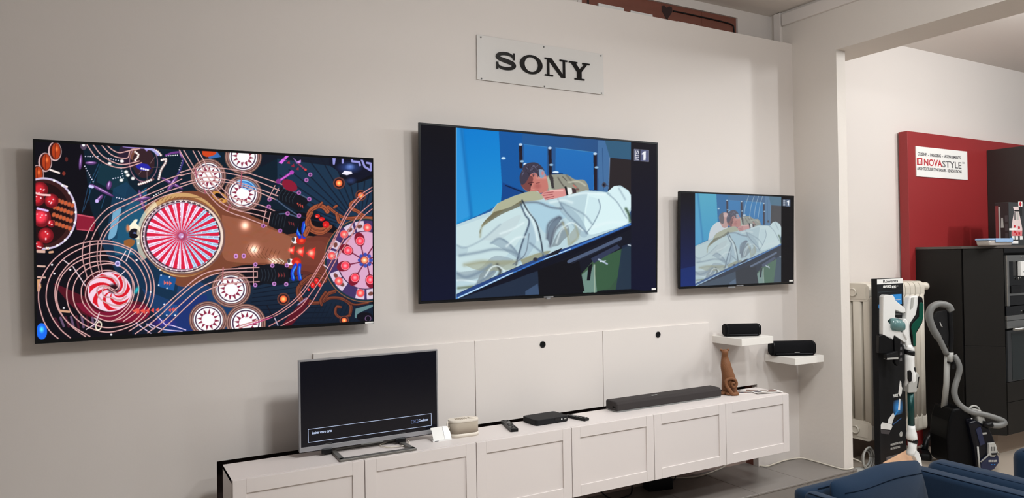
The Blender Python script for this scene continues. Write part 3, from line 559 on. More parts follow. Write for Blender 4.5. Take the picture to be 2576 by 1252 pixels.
    P_([(275, 702), (400, 655), (500, 616), (540, 566), (640, 520), (720, 494), (800, 486), (850, 545), (930, 530), (1020, 506), (1110, 482), (1200, 488), (1245, 494), (1290, 454), (1330, 450), (1380, 482), (1402, 520), (1402, 600), (1385, 640), (1402, 690), (1280, 740), (1000, 845), (840, 900), (640, 985), (400, 1090), (275, 1150)], SH)
    P_([(1120, 500), (1240, 500), (1330, 560), (1385, 680), (1240, 740), (1120, 760), (1100, 640)], (222, 246, 248), sm=True, al=.9); P_([(275, 720), (480, 650), (680, 600), (740, 680), (640, 860), (500, 960), (275, 1010)], (206, 228, 230), sm=True, al=.8); P_([(720, 560), (860, 560), (980, 640), (940, 680), (860, 760), (790, 680)], (170, 206, 224), sm=True, al=.8); P_([(1250, 490), (1300, 455), (1380, 490), (1400, 560), (1380, 610), (1310, 545)], (216, 240, 244), sm=True)
    P_([(500, 640), (545, 566), (640, 522), (740, 490), (800, 492), (835, 535), (760, 550), (700, 560), (600, 600), (510, 660), (440, 710), (450, 690)], (176, 178, 150), sm=True)
    P_([(520, 620), (620, 590), (700, 545), (690, 580), (560, 640), (440, 720), (430, 760), (450, 690)], (96, 90, 66), sm=True, al=.75)
    W, D1, D2, YL = (232, 248, 250), (118, 138, 156), (84, 92, 108), (156, 158, 130)
    for pts, col, al in (([(860, 790), (878, 705), (930, 655), (952, 665), (905, 740), (884, 835)], (104, 118, 134), .85), ([(890, 845), (925, 765), (985, 700), (1004, 760), (965, 800), (935, 835)], (128, 142, 150), .8), ([(1004, 765), (1060, 700), (1078, 745), (1040, 805), (1006, 835)], (158, 168, 160), .7), ([(950, 560), (1060, 640), (1120, 760), (1080, 780), (1010, 690), (940, 610)], (160, 186, 200), .7),
            ([(275, 1010), (420, 985), (520, 905), (640, 925), (600, 960), (440, 1040), (290, 1065)], (150, 168, 178), .7), ([(430, 1020), (500, 960), (548, 968), (505, 1040), (410, 1092)], (136, 150, 156), .8), ([(700, 590), (745, 690), (700, 830), (650, 965), (735, 905), (790, 800), (760, 690)], (164, 190, 206), .7), ([(330, 960), (480, 935), (660, 935), (640, 985), (500, 1000), (400, 990)], (160, 164, 138), .6),
            ([(440, 800), (560, 700), (690, 640), (640, 740), (540, 800)], (196, 214, 218), .8), ([(500, 820), (570, 790), (650, 850), (690, 930), (640, 900), (560, 850)], (150, 172, 186), .7), ([(690, 930), (790, 890), (880, 870), (840, 905), (720, 960)], (140, 142, 116), .8), ([(1130, 520), (1195, 545), (1195, 610), (1150, 700), (1110, 640)], (206, 232, 238), .8), ([(275, 830), (350, 850), (330, 900), (275, 900)], (176, 200, 210), .6)):
        P_(pts, col, al=al, sm=True)
    cloth(c, [([(q[0], q[1]) for q in pts], w, blend(col), al) for pts, w, col, al in [
        ([(700, 560), (800, 560), (880, 590), (950, 600)], 16, D2, .6), ([(700, 545), (740, 620), (790, 690), (820, 800), (835, 900)], 10, (40, 48, 60), .95), ([(690, 570), (720, 640), (745, 690), (700, 820), (660, 960)], 12, (70, 84, 104), .9), ([(720, 610), (770, 680), (800, 800)], 18, W, .7),
        ([(930, 540), (980, 620), (1060, 700), (1120, 760)], 12, D1, .8), ([(950, 560), (1030, 600), (1100, 640), (1150, 700)], 14, D1, .5), ([(1190, 540), (1200, 600), (1160, 690), (1110, 760)], 8, D1, .8), ([(860, 790), (870, 700), (930, 655), (950, 660)], 20, D2, .7), ([(880, 840), (910, 740), (960, 690)], 24, (90, 96, 110), .7), ([(920, 820), (950, 740), (990, 720)], 14, W, .6), ([(1000, 830), (990, 760), (960, 690)], 16, YL, .7), ([(1040, 700), (1060, 780), (1020, 820)], 18, YL, .6), ([(960, 720), (1020, 690), (1090, 740)], 12, W, .7),
        ([(275, 830), (330, 850), (440, 800), (560, 700)], 14, D1, .35), ([(300, 900), (420, 880), (520, 860), (620, 870), (680, 900)], 22, D1, .6), ([(330, 960), (440, 940), (560, 950), (660, 940)], 30, YL, .6), ([(275, 1010), (340, 1040), (440, 1000), (500, 960)], 24, D1, .7), ([(500, 820), (560, 790), (640, 850), (690, 920)], 16, D1, .6), ([(560, 760), (640, 730), (710, 690)], 16, W, .6), ([(600, 840), (660, 790), (720, 780)], 18, W, .6),
        ([(700, 930), (780, 900), (860, 880)], 20, YL, .8), ([(750, 820), (800, 860), (850, 900)], 16, D1, .7), ([(540, 960), (560, 1000), (545, 1040)], 22, (60, 64, 60), .8), ([(460, 1040), (500, 980), (545, 968), (590, 1000)], 12, W, .8), ([(400, 1090), (470, 1040), (520, 1000)], 16, D1, .7), ([(290, 1110), (380, 1100)], 20, (90, 100, 70), .7), ([(275, 1060), (330, 1060), (400, 1070)], 14, W, .7), ([(430, 780), (440, 720), (480, 680)], 16, YL, .6), ([(640, 960), (720, 890), (745, 760)], 8, D2, .6),
        ([(1245, 500), (1310, 560), (1370, 660)], 10, D1, .6), ([(1320, 470), (1360, 540)], 14, D1, .4), ([(1365, 600), (1385, 640), (1392, 680)], 20, (60, 84, 60), .85), ([(1000, 520), (1100, 500), (1230, 510)], 18, W, .7), ([(880, 560), (960, 545), (1020, 560)], 20, W, .6), ([(1150, 720), (1250, 690), (1360, 690)], 26, W, .5)]])
    # trolley rim
    P_([(275, 1152), (400, 1092), (640, 988), (840, 902), (1000, 846), (1280, 742), (1402, 688), (1402, 706), (1000, 872), (840, 930), (640, 1016), (275, 1182)], (40, 70, 130))
    L_([(275, 1176), (400, 1122), (640, 1012), (840, 925), (1000, 862), (1402, 696)], 9, (60, 120, 200)); L_([(290, 1172), (420, 1112), (640, 1010)], 8, (190, 225, 250)); L_([(840, 925), (1010, 858)], 6, (190, 225, 250)); P_([(900, 875), (960, 850), (930, 890), (840, 915)], (30, 30, 40)); P_([(280, 1182), (640, 1024), (850, 936), (1402, 710), (1402, 730), (850, 975), (640, 1060)], (14, 16, 30), al=.9); E_(785, 925, 16, 12, (50, 50, 60)); L_([(500, 1060), (700, 980)], 5, (30, 60, 120))
    if second:
        for x in (905, 980, 1040, 1095): L_([(x, 400), (x+25, 260), (x+70, 140)], 6, (205, 228, 236), al=.7)
        del c.P; c.T(1680, 460, 2.61)
        c.poly([(76, 52), (179, 58), (179, 690), (76, 690)], (30, 27, 28), col2=(30, 40, 96)); c.poly([(743, 85), (828, 88), (828, 664), (743, 660)], (16, 15, 18)); c.poly([(76, 560), (179, 540), (179, 690), (76, 690)], (34, 60, 130), al=.5)
        c.T(1680, 460, 2.61); lx, ly, lw = 752, 110, 50
        c.poly([(752, 110), (772, 111), (772, 156), (752, 154)], (84, 96, 116)); c.poly([(775, 111), (802, 113), (802, 158), (775, 157)], (96, 110, 132)); c.poly([(779, 125), (789, 117), (794, 117), (793, 152), (786, 152), (786, 127), (780, 130)], (240, 242, 246))
        for k in range(3): c.line([(756, 148-k*13), (768, 148-k*13)], 3, (210, 216, 224)); c.line([(756, 144-k*13), (762, 142-k*13), (768, 144-k*13)], 2.5, (210, 216, 224))
    else:
        c.poly([(30, 50), (275, 77), (275, 1182), (30, 1205)], (15, 14, 20), col2=(14, 18, 44)); c.poly([(1398, 170), (1570, 190), (1570, 1140), (1398, 1115)], (30, 27, 32), col2=(16, 18, 44)); c.line([(276, 78), (276, 1180)], 4, (170, 210, 230), sm=False)
        c.poly([(1418, 218), (1453, 221), (1453, 294), (1418, 291)], (80, 84, 110)); c.poly([(1457, 221), (1511, 226), (1511, 299), (1457, 294)], (92, 96, 128))
        c.line([(1418, 218), (1418, 291), (1511, 299), (1511, 226), (1418, 218)], 2.5, (150, 152, 170), sm=False); c.line([(1455, 221), (1455, 295)], 3, (30, 30, 40), sm=False)
        WH = (244, 244, 248)
        c.poly([(1466, 247), (1482, 232), (1493, 233), (1491, 289), (1476, 288), (1477, 250), (1468, 254)], WH)
        # R T S reading upwards
        c.line([(1446, 286), (1426, 284), (1426, 272), (1434, 270), (1436, 284)], 4, WH, sm=False); c.line([(1435, 275), (1446, 269)], 4, WH, sm=False)
        c.line([(1426, 266), (1427, 250)], 4, WH, sm=False); c.line([(1427, 258), (1446, 259)], 4, WH, sm=False); c.line([(1443, 248), (1446, 238), (1441, 230), (1436, 236), (1434, 244), (1428, 244), (1425, 236), (1429, 229)], 4, WH)
    c.blur(2)
    return c
def paint_film_big(): return paint_film(False)
def paint_film_small(): return paint_film(True)
# measuring helper: the point of a given plane seen at a place of the photograph (real depth is always given)
CAM = Vector((-2.7851, -3.8156, 1.6015))
def at(px, py, **k):
    (a, v), = k.items(); i = 'xyz'.index(a); d = _f+_r*((px-1288)/1811.3)-_u*((py-626)/1811.3)
    return CAM+d*((v-CAM[i])/d[i])
RV, ZV, FV = Vector((math.cos(YAW), -math.sin(YAW), 0)), Vector((0, 0, 1)), Vector((math.sin(YAW), math.cos(YAW), 0))
def upright(px, py, A):
    """upright plane through A facing the room; returns f(px, py, depth) in metres"""
    A = Vector(A); k = 1811.3/((A-CAM).dot(_f)); K = math.cos(ROLL)
    def f(x, y, d=0.): return A+RV*((x-px)/k)-ZV*((y-py)/k)+FV*d
    return f

# ---------------------------------------------------------------- materials
M_wall = mat('wall_paint', (223, 215, 209), .75, bump=.05, bscale=90, var=.012, vscale=1.2)
M_plaster = mat('rough_plaster', (220, 212, 204), .85, bump=.35, bscale=22, var=.02, vscale=2)
M_panel = mat('white_panel', (227, 219, 213), .5)
M_ceil = mat('ceiling_paint', (222, 214, 207), .8)
M_lac = mat('white_lacquer', (220, 211, 207), .42, spec=.3)
M_shelf = mat('white_foil', (236, 231, 224), .4)
M_tile = mat('grey_floor_tile', (122, 116, 111), .34, bump=.06, bscale=180, var=.05, vscale=2.5)
M_grout = mat('grout', (160, 152, 144), .9)
M_floor = mat('beige_floor', (176, 164, 150), .4, var=.04, vscale=1.5)
M_brown = mat('brown_wood', (128, 76, 62), .5, var=.16, vscale=4, stretch=(1, 1, 6))
M_dark = mat('dark_gap', (58, 42, 38), .8)
M_black = mat('black_plastic', (15, 15, 17), .35, spec=.3)
M_blackm = mat('black_matte', (22, 22, 24), .6, spec=.25, bump=.1, bscale=900)
M_mesh = mat('black_grille', (14, 14, 17), .8, spec=.15, bump=.6, bscale=1400)
M_gloss = mat('black_gloss', (8, 8, 10), .12)
M_silver = mat('silver_plastic', (168, 168, 172), .35, metal=.55)
M_grey = mat('grey_plastic', (120, 120, 118), .45)
M_lgrey = mat('light_grey_plastic', (178, 177, 172), .45)
M_white = mat('white_plastic', (236, 235, 232), .35)
M_paper = mat('white_paper', (240, 238, 234), .8)
M_cable = mat('cable_white', (214, 205, 190), .5)
M_rad = mat('radiator_enamel', (222, 214, 200), .35)
M_red = mat('red_board', (150, 40, 42), .45, var=.04, vscale=2)
M_anth = mat('anthracite_front', (31, 29, 27), .5, spec=.2, var=.05, vscale=3)
M_anth2 = mat('anthracite_edge', (84, 78, 74), .4)
M_steel = mat('stainless_steel', (170, 170, 168), .28, metal=.9, bump=.05, bscale=300, stretch=(1, 1, 40))
M_glass = mat('oven_glass', (30, 36, 36), .06)
M_blue = mat('blue_velvet', (14, 35, 56), .9, bump=.25, bscale=500, sheen=.12, spec=.15, var=.12, vscale=6)
M_seam = mat('dark_seam', (14, 26, 42), .9, spec=.1)
M_wood = mat('carved_brown', (122, 76, 42), .6, bump=.5, bscale=160, var=.18, vscale=30)
M_green = mat('green_plastic', (12, 84, 66), .22, metal=.25)
M_teal = mat('teal_tube', (16, 66, 64), .3, metal=.4)
M_navy = mat('navy_plastic', (30, 38, 70), .25)
M_navyd = mat('dark_navy_plastic', (12, 13, 22), .3, spec=.3)
M_beige = mat('beige_fabric', (176, 163, 146), .8, bump=.4, bscale=1200)
M_cream = mat('cream_plastic', (222, 212, 198), .4)
M_ink = mat('ink_black', (30, 30, 32), .6)
M_inkr = mat('ink_red', (190, 30, 44), .6)
M_inkg = mat('ink_grey', (96, 94, 96), .6)
M_plinth = mat('plinth_beige', (150, 132, 116), .5, var=.05, vscale=3)

# ---------------------------------------------------------------- the room
YR = .205                                   # face of the old wall behind the boarded front wall
w = Bag()                                   # boarded wall carrying the screens, open behind the low cabinets
w.box(-6.5, -2.306, 0, .05, 0, 3.245); w.box(-2.306, 1.485, 0, .05, .617, 3.245); w.box(1.485, 1.946, 0, .05, 0, 3.245)
wall_back = struct(w.obj('wall_back', M_wall))
for i, (x0, x1) in enumerate(((-1.831, -.888), (-.884, .044), (.048, .992))):
    p = Bag().box(x0, x1, -.013, .002, .619, 1.110).obj('panel', M_panel, wall_back, BEV(.0012, 1))
    if i:
        hx = (-.417, .514)[i-1]
        Bag().lathe([(.0205, 0), (.0205, -.004), (.016, -.004), (.016, -.0005)], (hx, -.0132, 1.056), 'y', 20).obj('cable_ring', M_black, p)
w = Bag()
w.box(-6.5, 8, YR, YR+.2, -.18, 3.2); w.box(-6.5, .072, YR, YR+.2, 3.2, 3.52); w.box(1.565, 8, YR, YR+.2, 3.2, 3.52); w.box(.072, 1.565, YR, YR+.2, 3.452, 3.52)
wall_rear = struct(w.obj('wall_rear', M_wall))
w = Bag(); w.box(1.946, 2.047, -.39, YR, -.18, 3.10); w.box(1.946, 2.30, -8, YR, 3.10, 3.52)
wall_right = struct(w.obj('wall_right', M_plaster))
struct(Bag().box(-6.5, 8, -9, YR+.2, 3.52, 3.6).obj('ceiling', M_ceil))
struct(Bag().box(-6.5, 8, -9, YR+.2, -.26, -.18).obj('floor', M_floor))
struct(Bag().box(1.918, 1.946, -8, .075, 3.405, 3.497).obj('trim_1', M_wall, mods=BEV(.004)))
struct(Bag().box(1.915, 1.9455, .085, .15, 3.1, 3.515).obj('trim_2', M_wall, mods=BEV(.004)))
struct(Bag().box(-2.4, 1.55, .12, .2, -.18, .28).obj('trim_3', mat('low_plaster', (190, 168, 158), .8)))
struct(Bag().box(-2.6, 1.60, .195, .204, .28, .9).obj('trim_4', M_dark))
struct(Bag().box(1.485, 1.50, .052, .12, 0, .66).obj('trim_5', M_brown))
struct(Bag().box(2.05, 3.6, .185, .204, -.18, .03).obj('baseboard_rear', mat('baseboard_brown', (112, 94, 84), .6)))
# high window opening in the old wall, closed with brown boards
win = struct(empty('window_1', (.8, .25, 3.3)))
for x0, x1 in ((.19, .80), (.802, 1.20), (1.202, 1.565)): Bag().box(x0, x1, .216, .236, 3.19, 3.452).obj('board', M_brown, win)
Bag().box(.072, .19, .212, .232, 3.19, 3.452).obj('post', M_brown, win); Bag().box(.125, .142, .2095, .212, 3.19, 3.45).obj('dark_strip', M_dark, win)
fr = Bag(); fr.box(.04, .072, .198, .206, 3.2, 3.452); fr.box(1.565, 1.60, .198, .206, 3.2, 3.452); fr.box(.04, 1.60, .198, .206, 3.452, 3.475); fr.obj('window_frame', M_wall, win)
cb = spline([(.91, .212, 3.408), (1.0, .210, 3.408), (1.2, .209, 3.406), (1.43, .209, 3.402), (1.515, .209, 3.392), (1.535, .209, 3.36), (1.538, .209, 3.2)], 5)
Bag().tube(cb, .0055, 6).obj('cable', M_black, win)
st = [(.845, 3.335), (.83, 3.355), (.80, 3.395), (.80, 3.43), (.825, 3.437), (.85, 3.425), (.875, 3.44), (.90, 3.436), (.905, 3.405), (.875, 3.365)]
Bag().prism(st, .2145, .2158, 'y').obj('soot_mark', mat('soot', (58, 40, 38), .9), win)
Bag().tube([(.85, .212, 3.345), (.852, .211, 3.2)], .005, 6).obj('cable', M_black, win)
for x0, x1, z in ((.215, .435, 3.352), (.50, .70, 3.345), (.94, 1.12, 3.334)): Bag().box(x0, x1, .2, .214, 3.18, z).obj('white_slat', M_paper, win)
# tiled step along the wall
plat = struct(Bag().box(-4.5, 2.047, -.412, .12, -.18, -.012).obj('floor_platform', M_grout))
for i in range(-9, 3):
    x0 = 1.0+.5*i; x1 = min(x0+.5, 2.05)
    if x0 > 2: continue
    xe = x1-.0015 if x1 < 2.04 else 2.2
    xe = min(xe, 2.047)
    Bag().box(x0+.0015, xe, -.425, .119, -.012, 0).obj('tile', M_tile, plat, BEV(.0015, 1))
    Bag().box(x0+.0015, xe, -.421, -.412, -.18, -.0125).obj('riser_tile', M_tile, plat)

# ---------------------------------------------------------------- low white cabinets
X0 = -2.299; ZT = .637
notes = ['leftmost white low cabinet under the silver television, end panel visible', 'white low cabinet under the right half of the silver television and the beige radio',
         'white low cabinet under the remote control and flat black set-top box', 'white low cabinet under the small remote and left end of the soundbar',
         'white low cabinet under the right half of the soundbar', 'rightmost white low cabinet under the brown cat figurine and brochures']
for i in range(6):
    a, b = X0+.6*i, X0+.6*(i+1)
    c = empty('low_cabinet', ((a+b)/2, -.29, .243), notes[i], 'cabinet', 'row of white low cabinets')
    k = Bag(); k.box(a, a+.016, -.42, -.150, .245, ZT-.001); k.box(b-.016, b, -.42, -.150, .245, ZT-.001); k.box(a+.016, b-.016, -.42, -.150, .245, .262); k.box(a+.016, b-.016, -.156, -.150, .262, ZT-.018)
    k.obj('body', M_lac, c)
    Bag().box(a, b, -.4215, -.150, ZT-.018, ZT).obj('top_board', M_lac, c)
    Bag().box(a+.1, b-.1, -.15, .12, .30, .42).obj('wall_bracket', M_dark, c)
    d = empty('door', ((a+b)/2, -.44, .245), parent=c)
    z0, z1 = .243, ZT-.002; x0, x1 = a+.002, b-.002; s_, r_ = .057, .062
    for xa, xb in ((x0, x0+s_), (x1-s_, x1)): Bag().box(xa, xb, -.4395, -.4215, z0, z1).obj('stile', M_lac, d, BEV(.0008, 1))
    for za, zb in ((z0, z0+r_), (z1-r_, z1)): Bag().box(x0+s_+.0004, x1-s_-.0004, -.4392, -.4215, za, zb).obj('rail', M_lac, d, BEV(.0008, 1))
    Bag().box(x0+s_, x1-s_, -.4325, -.4225, z0+r_, z1-r_).obj('door_panel', M_lac, d)

# ---------------------------------------------------------------- screens
def homography(q):
    """unit square (0,0) (1,0) (1,1) (0,1) = lower left, lower right, upper right, upper left -> measured corners"""
    (x0, y0), (x1, y1), (x2, y2), (x3, y3) = q
    A = []; B = []
    for (u, v), (x, y) in zip(((0, 0), (1, 0), (1, 1), (0, 1)), q):
        A += [[u, v, 1, 0, 0, 0, -u*x, -v*x], [0, 0, 0, u, v, 1, -u*y, -v*y]]; B += [x, y]
    h = np.linalg.solve(np.array(A, float), np.array(B, float)); return np.append(h, 1).reshape(3, 3)
def lin_np(a): return np.where(a <= .04045, a/12.92, ((a+.055)/1.055)**2.4)
def screen_mat(name, s):
    m = bpy.data.materials.new(name); m.use_nodes = True; nt = m.node_tree; b = nt.nodes['Principled BSDF']
    b.inputs['Base Color'].default_value = (.004, .004, .005, 1); b.inputs['Roughness'].default_value = .12; b.inputs['Specular IOR Level'].default_value = .15
    a = nt.nodes.new('ShaderNodeAttribute'); a.attribute_name = 'picture'; nt.links.new(a.outputs['Color'], b.inputs['Emission Color']); b.inputs['Emission Strength'].default_value = s
    return m
def picture_mesh(P, nx, nz, W, H, ins, q, canvas):
    """grid over the lit part of the screen carrying the picture as a colour attribute"""
    l, r, b, t = ins
    gx = np.linspace(l, W-r, nx+1); gz = np.linspace(b, H-t, nz+1); X, Z = np.meshgrid(gx, gz)
    Hm = homography(q); u = X/W; v = Z/H; den = Hm[2, 0]*u+Hm[2, 1]*v+1
    px = ((Hm[0, 0]*u+Hm[0, 1]*v+Hm[0, 2])/den-canvas.x0)*canvas.ss-.5; py = ((Hm[1, 0]*u+Hm[1, 1]*v+Hm[1, 2])/den-canvas.y0)*canvas.ss-.5
    px = np.clip(px, 0, canvas.w-2.001); py = np.clip(py, 0, canvas.h-2.001); ix = px.astype(int); iy = py.astype(int); fx = (px-ix)[..., None]; fy = (py-iy)[..., None]; A = canvas.a
    c = (A[iy, ix]*(1-fx)+A[iy, ix+1]*fx)*(1-fy)+(A[iy+1, ix]*(1-fx)+A[iy+1, ix+1]*fx)*fy
    c = lin_np(c)
    O, U, V, N = P
    co = np.array(O)+X[..., None]*np.array(U)+Z[..., None]*np.array(V)+np.array(N)*.0008
    ctr = co.reshape(-1, 3).mean(0); co = (co-ctr).astype(np.float32).ravel()
    n = (nx+1)*(nz+1); me = bpy.data.meshes.new('screen'); me.vertices.add(n); me.vertices.foreach_set('co', co)
    i = (np.arange(nz)[:, None]*(nx+1)+np.arange(nx)).ravel(); f = np.stack([i, i+1, i+nx+2, i+nx+1], 1).astype(np.int32)
    me.loops.add(f.size); me.loops.foreach_set('vertex_index', f.ravel()); me.polygons.add(len(f)); me.polygons.foreach_set('loop_start', np.arange(0, f.size, 4, dtype=np.int32)); me.polygons.foreach_set('loop_total', np.full(len(f), 4, np.int32))
    me.update(calc_edges=True)
    at_ = me.color_attributes.new('picture', 'FLOAT_COLOR', 'POINT'); rgba = np.ones((n, 4), np.float32); rgba[:, :3] = c.reshape(-1, 3); at_.data.foreach_set('color', rgba.ravel())
    return me, Vector(ctr)
def wall_tv(x0, x1, z0, z1, yb, yt, ins, q, canvas, nx, nz, es, label, rim, rimw=.006, depth=.05, body_in=.0):
    O = Vector((x0, yb, z0)); W = x1-x0; V = Vector((0, yt-yb, z1-z0)); H = V.length; V = V/H; U = Vector((1, 0, 0)); N = U.cross(V)
    M = Matrix(((U.x, -N.x, V.x, O.x), (U.y, -N.y, V.y, O.y), (U.z, -N.z, V.z, O.z), (0, 0, 0, 1)))
    t = empty('television', ((x0+x1)/2, yb, z0), label, 'television', 'televisions mounted on the wall')
    me, c = picture_mesh((O, U, V, N), nx, nz, W, H, ins, q, canvas); me.materials.append(screen_mat('screen_picture', es))
    o = bpy.data.objects.new('screen', me); COL.objects.link(o); o.location = c-WL[t]; o.parent = t; WL[o] = c
    Bag().box(rimw, W-rimw, 0, .006, rimw, H-rimw, M).obj('glass', M_gloss, t)
    f = Bag(); f.box(0, W, -.0015, .012, 0, rimw, M); f.box(0, W, -.0015, .012, H-rimw, H, M); f.box(0, rimw, -.0015, .012, rimw, H-rimw, M); f.box(W-rimw, W, -.0015, .012, rimw, H-rimw, M); f.obj('frame', rim, t)
    Bag().box(.004, W-.004, .006, .022, .004, H-.004, M).obj('back_cover', M_black, t)
    Bag().box(W*.18, W*.82, .022, depth, H*.06, H*.6, M).obj('electronics_box', M_black, t)
    for xo in (-.22, .16): Bag().box((x0+x1)/2+xo, (x0+x1)/2+xo+.06, yb+.03, 0, z0+.15, z1-.15).obj('wall_bracket', M_black, t)
    return t, M, W, H
Q1 = [(82.8, 863.8), (938.8, 814), (940, 400.3), (87.2, 347.6)]
t, M, W, H = wall_tv(-3.046, -1.519, 1.255, 2.143, -.07, -.092, (.009, .006, .016, .012), Q1, paint_pinball(), 860, 480, 1.0, 'large wall television showing a pinball table with rails and striped wheel', M_gloss, .004)
Bag().box(W-.05, W-.004, -.003, 0, .002, .011, M).obj('label_strip', M_paper, t)
Q2 = [(1054.5, 764.4), (1652.5, 735), (1654.5, 359.3), (1053.7, 306.4)]
t, M, W, H = wall_tv(-1.258, .464, 1.348, 2.355, -.07, -.103, (.012, .012, .016, .012), Q2, paint_film_big(), 620, 460, 1.0, 'wall television in the middle showing a man leaning over a white sheet', M_black, .011)
Bag().box(W-.05, W-.014, -.003, 0, .018, .03, M).obj('label_strip', M_paper, t)
Bag().box(W*.475, W*.515, -.004, 0, .002, .009, M).obj('logo_plate', M_silver, t); Bag().box(W*.487, W*.503, -.002, .01, -.009, .001, M).obj('sensor', M_silver, t)
Q3 = [(1708.7, 724.4), (1996.5, 714.4), (1996.5, 493.7), (1709.9, 479.9)]
t, M, W, H = wall_tv(.663, 1.826, 1.364, 2.038, -.07, -.088, (.012, .012, .016, .012), Q3, paint_film_small(), 330, 260, 1.0, 'small wall television by the corner showing two men over a white sheet', M_black, .011)
Bag().box(W-.052, W-.012, -.003, 0, .018, .03, M).obj('label_strip', M_paper, t)
Bag().box(W*.47, W*.53, -.004, 0, .002, .009, M).obj('logo_plate', M_silver, t); Bag().box(W*.40, W*.46, -.002, .01, -.009, .001, M).obj('sensor', M_silver, t)

# silver television standing on the cabinets
t = empty('television', (-1.6, -.28, ZT), 'silver framed television standing on the low cabinet with a dark menu screen', 'television')
x0, x1, z0, z1, Y = -1.963, -1.229, .666, 1.113, -.25
f = Bag(); f.box(x0, x1, Y-.001, Y+.02, z0, z0+.023); f.box(x0, x1, Y-.001, Y+.02, z1-.008, z1); f.box(x0, x0+.008, Y-.001, Y+.02, z0+.023, z1-.008); f.box(x1-.008, x1, Y-.001, Y+.02, z0+.023, z1-.008); f.obj('frame', M_silver, t, BEV(.0012, 1))
scr = Bag().box(x0+.006, x1-.006, Y+.002, Y+.006, z0+.02, z1-.006).obj('screen', mat('idle_screen', (5, 5, 8), .12, spec=.3, emit=(12, 13, 26), es=.5), t)
Bag().box(x0+.003, x1-.003, Y+.006, Y+.022, z0+.003, z1-.003).obj('back_cover', M_black, t); Bag().box(x0+.1, x1-.1, Y+.022, Y+.06, z0+.03, z1-.15).obj('electronics_box', M_black, t)
K = lambda x, y: at(700+x/3.294, 860+y/3.294, y=Y)
M_menu = mat('menu_light', (0, 0, 0), .5, emit=(190, 205, 235), es=1.)
bl, tr = K(248, 835), K(1270, 590)
mx0, mx1, mz0, mz1 = bl.x, tr.x, bl.z, tr.z
def outline(xa, xb, za, zb, w_):
    o = Bag(); y0, y1 = Y+.0012, Y+.002
    o.box(xa, xb, y0, y1, za, za+w_); o.box(xa, xb, y0, y1, zb-w_, zb); o.box(xa, xa+w_, y0, y1, za+w_, zb-w_); o.box(xb-w_, xb, y0, y1, za+w_, zb-w_); return o
outline(mx0, mx1, mz0, mz1, .0022).obj('menu_frame', M_menu, scr)
p = K(278, 765); q = K(443, 745); text('Insérer votre carte', 'menu_text', M_menu, scr, (p.x, Y+.0012, p.z), .019, width=q.x-p.x, bold=.0004)
p = K(1166, 660); q = K(1242, 655); text('Confirmer', 'menu_text', M_menu, scr, (p.x, Y+.0012, p.z), .018, width=q.x-p.x, bold=.0005)
p = K(1103, 676); q = K(1160, 640); outline(p.x, q.x, p.z, q.z, .0014).obj('menu_key', mat('menu_dim', (0, 0, 0), .5, emit=(110, 130, 180), es=1.), scr)
Bag().tube(spline([(-1.50, -.20, ZT+.006), (-1.55, -.23, ZT+.006), (-1.53, -.30, ZT+.006), (-1.44, -.31, ZT+.006), (-1.40, -.26, ZT+.006), (-1.42, -.20, ZT+.02)], 5), .0025, 6).obj('power_lead', M_cable, t)
text('OK', 'menu_text', MATS['menu_dim'], scr, (p.x+.0085, Y+.0012, p.z+.005), .013, width=.018)
Bag().box(x1-.048, x1-.002, Y-.003, Y-.001, z0+.02, z0+.031).obj('label_strip', M_paper, t)
Bag().box(-1.655, -1.54, Y-.002, Y+.01, z0-.004, z0+.002).obj('sensor', M_grey, t)
s = Bag(); s.box(-1.812, -1.422, -.418, -.385, ZT, ZT+.012); s.box(-1.80, -1.43, -.20, -.185, ZT, ZT+.010)
s.prism([(-1.812, -.418), (-1.785, -.395), (-1.775, -.185), (-1.80, -.185)], ZT, ZT+.012); s.prism([(-1.422, -.418), (-1.45, -.395), (-1.455, -.185), (-1.43, -.185)], ZT, ZT+.012); s.obj('stand', mat('stand_metal', (120, 117, 112), .35, metal=.5), t, BEV(.002, 2))
for xa in (-1.86, -1.475): 
    k = Bag(); k.prism([(xa, -.262), (xa+.055, -.262), (xa+.065, -.225), (xa+.01, -.225)], ZT+.010, z0+.004); k.box(xa+.02, xa+.06, -.25, -.19, ZT+.002, z0+.03); k.obj('stand_neck', M_black, t, BEV(.004, 2))
# ---------------------------------------------------------------- name plate above the middle television
t = empty('sign', (-.37, -.01, 2.67), 'clear acrylic plate with black serif letters high on the wall', 'sign')
ac = mat('acrylic', (214, 210, 206), .3, spec=.3); 
Bag().box(-.843, .092, -.009, -.005, 2.660, 2.928).obj('plate', ac, t, BEV(.001, 1))
for x in (-.815, -.372, .071):
    for z in (2.668, 2.915): Bag().lathe([(.0055, 0), (.0055, -.009), (.004, -.0125), (.002, -.013)], (x, -.001, z), 'y', 10).obj('screw', M_grey, t)
M_let = mat('letter_gloss', (14, 14, 16), .10, spec=.35)
def stroke(pts, n=5):
    """outline of a pen stroke: centre line points (x, z, width)"""
    P = spline([(a, b, w_*(.62 if k_ in (0, len(pts)-1) else .80)) for k_, (a, b, w_) in enumerate(pts)], n); L, R = [], []
    for i, p in enumerate(P):
        d = (P[min(i+1, len(P)-1)]-P[max(i-1, 0)]); d.z = 0; d.normalize(); nx, nz = -d.y, d.x
        L.append((p.x+nx*p.z/2, p.y+nz*p.z/2)); R.append((p.x-nx*p.z/2, p.y-nz*p.z/2))
    return L, R
def letter(draw, x0, x1, z0=2.735, z1=2.849):
    b = Bag(); S = lambda u, v: (x0+(x1-x0)*u, z0+(z1-z0)*v); draw(b, S); b.obj('letter', M_let, t)
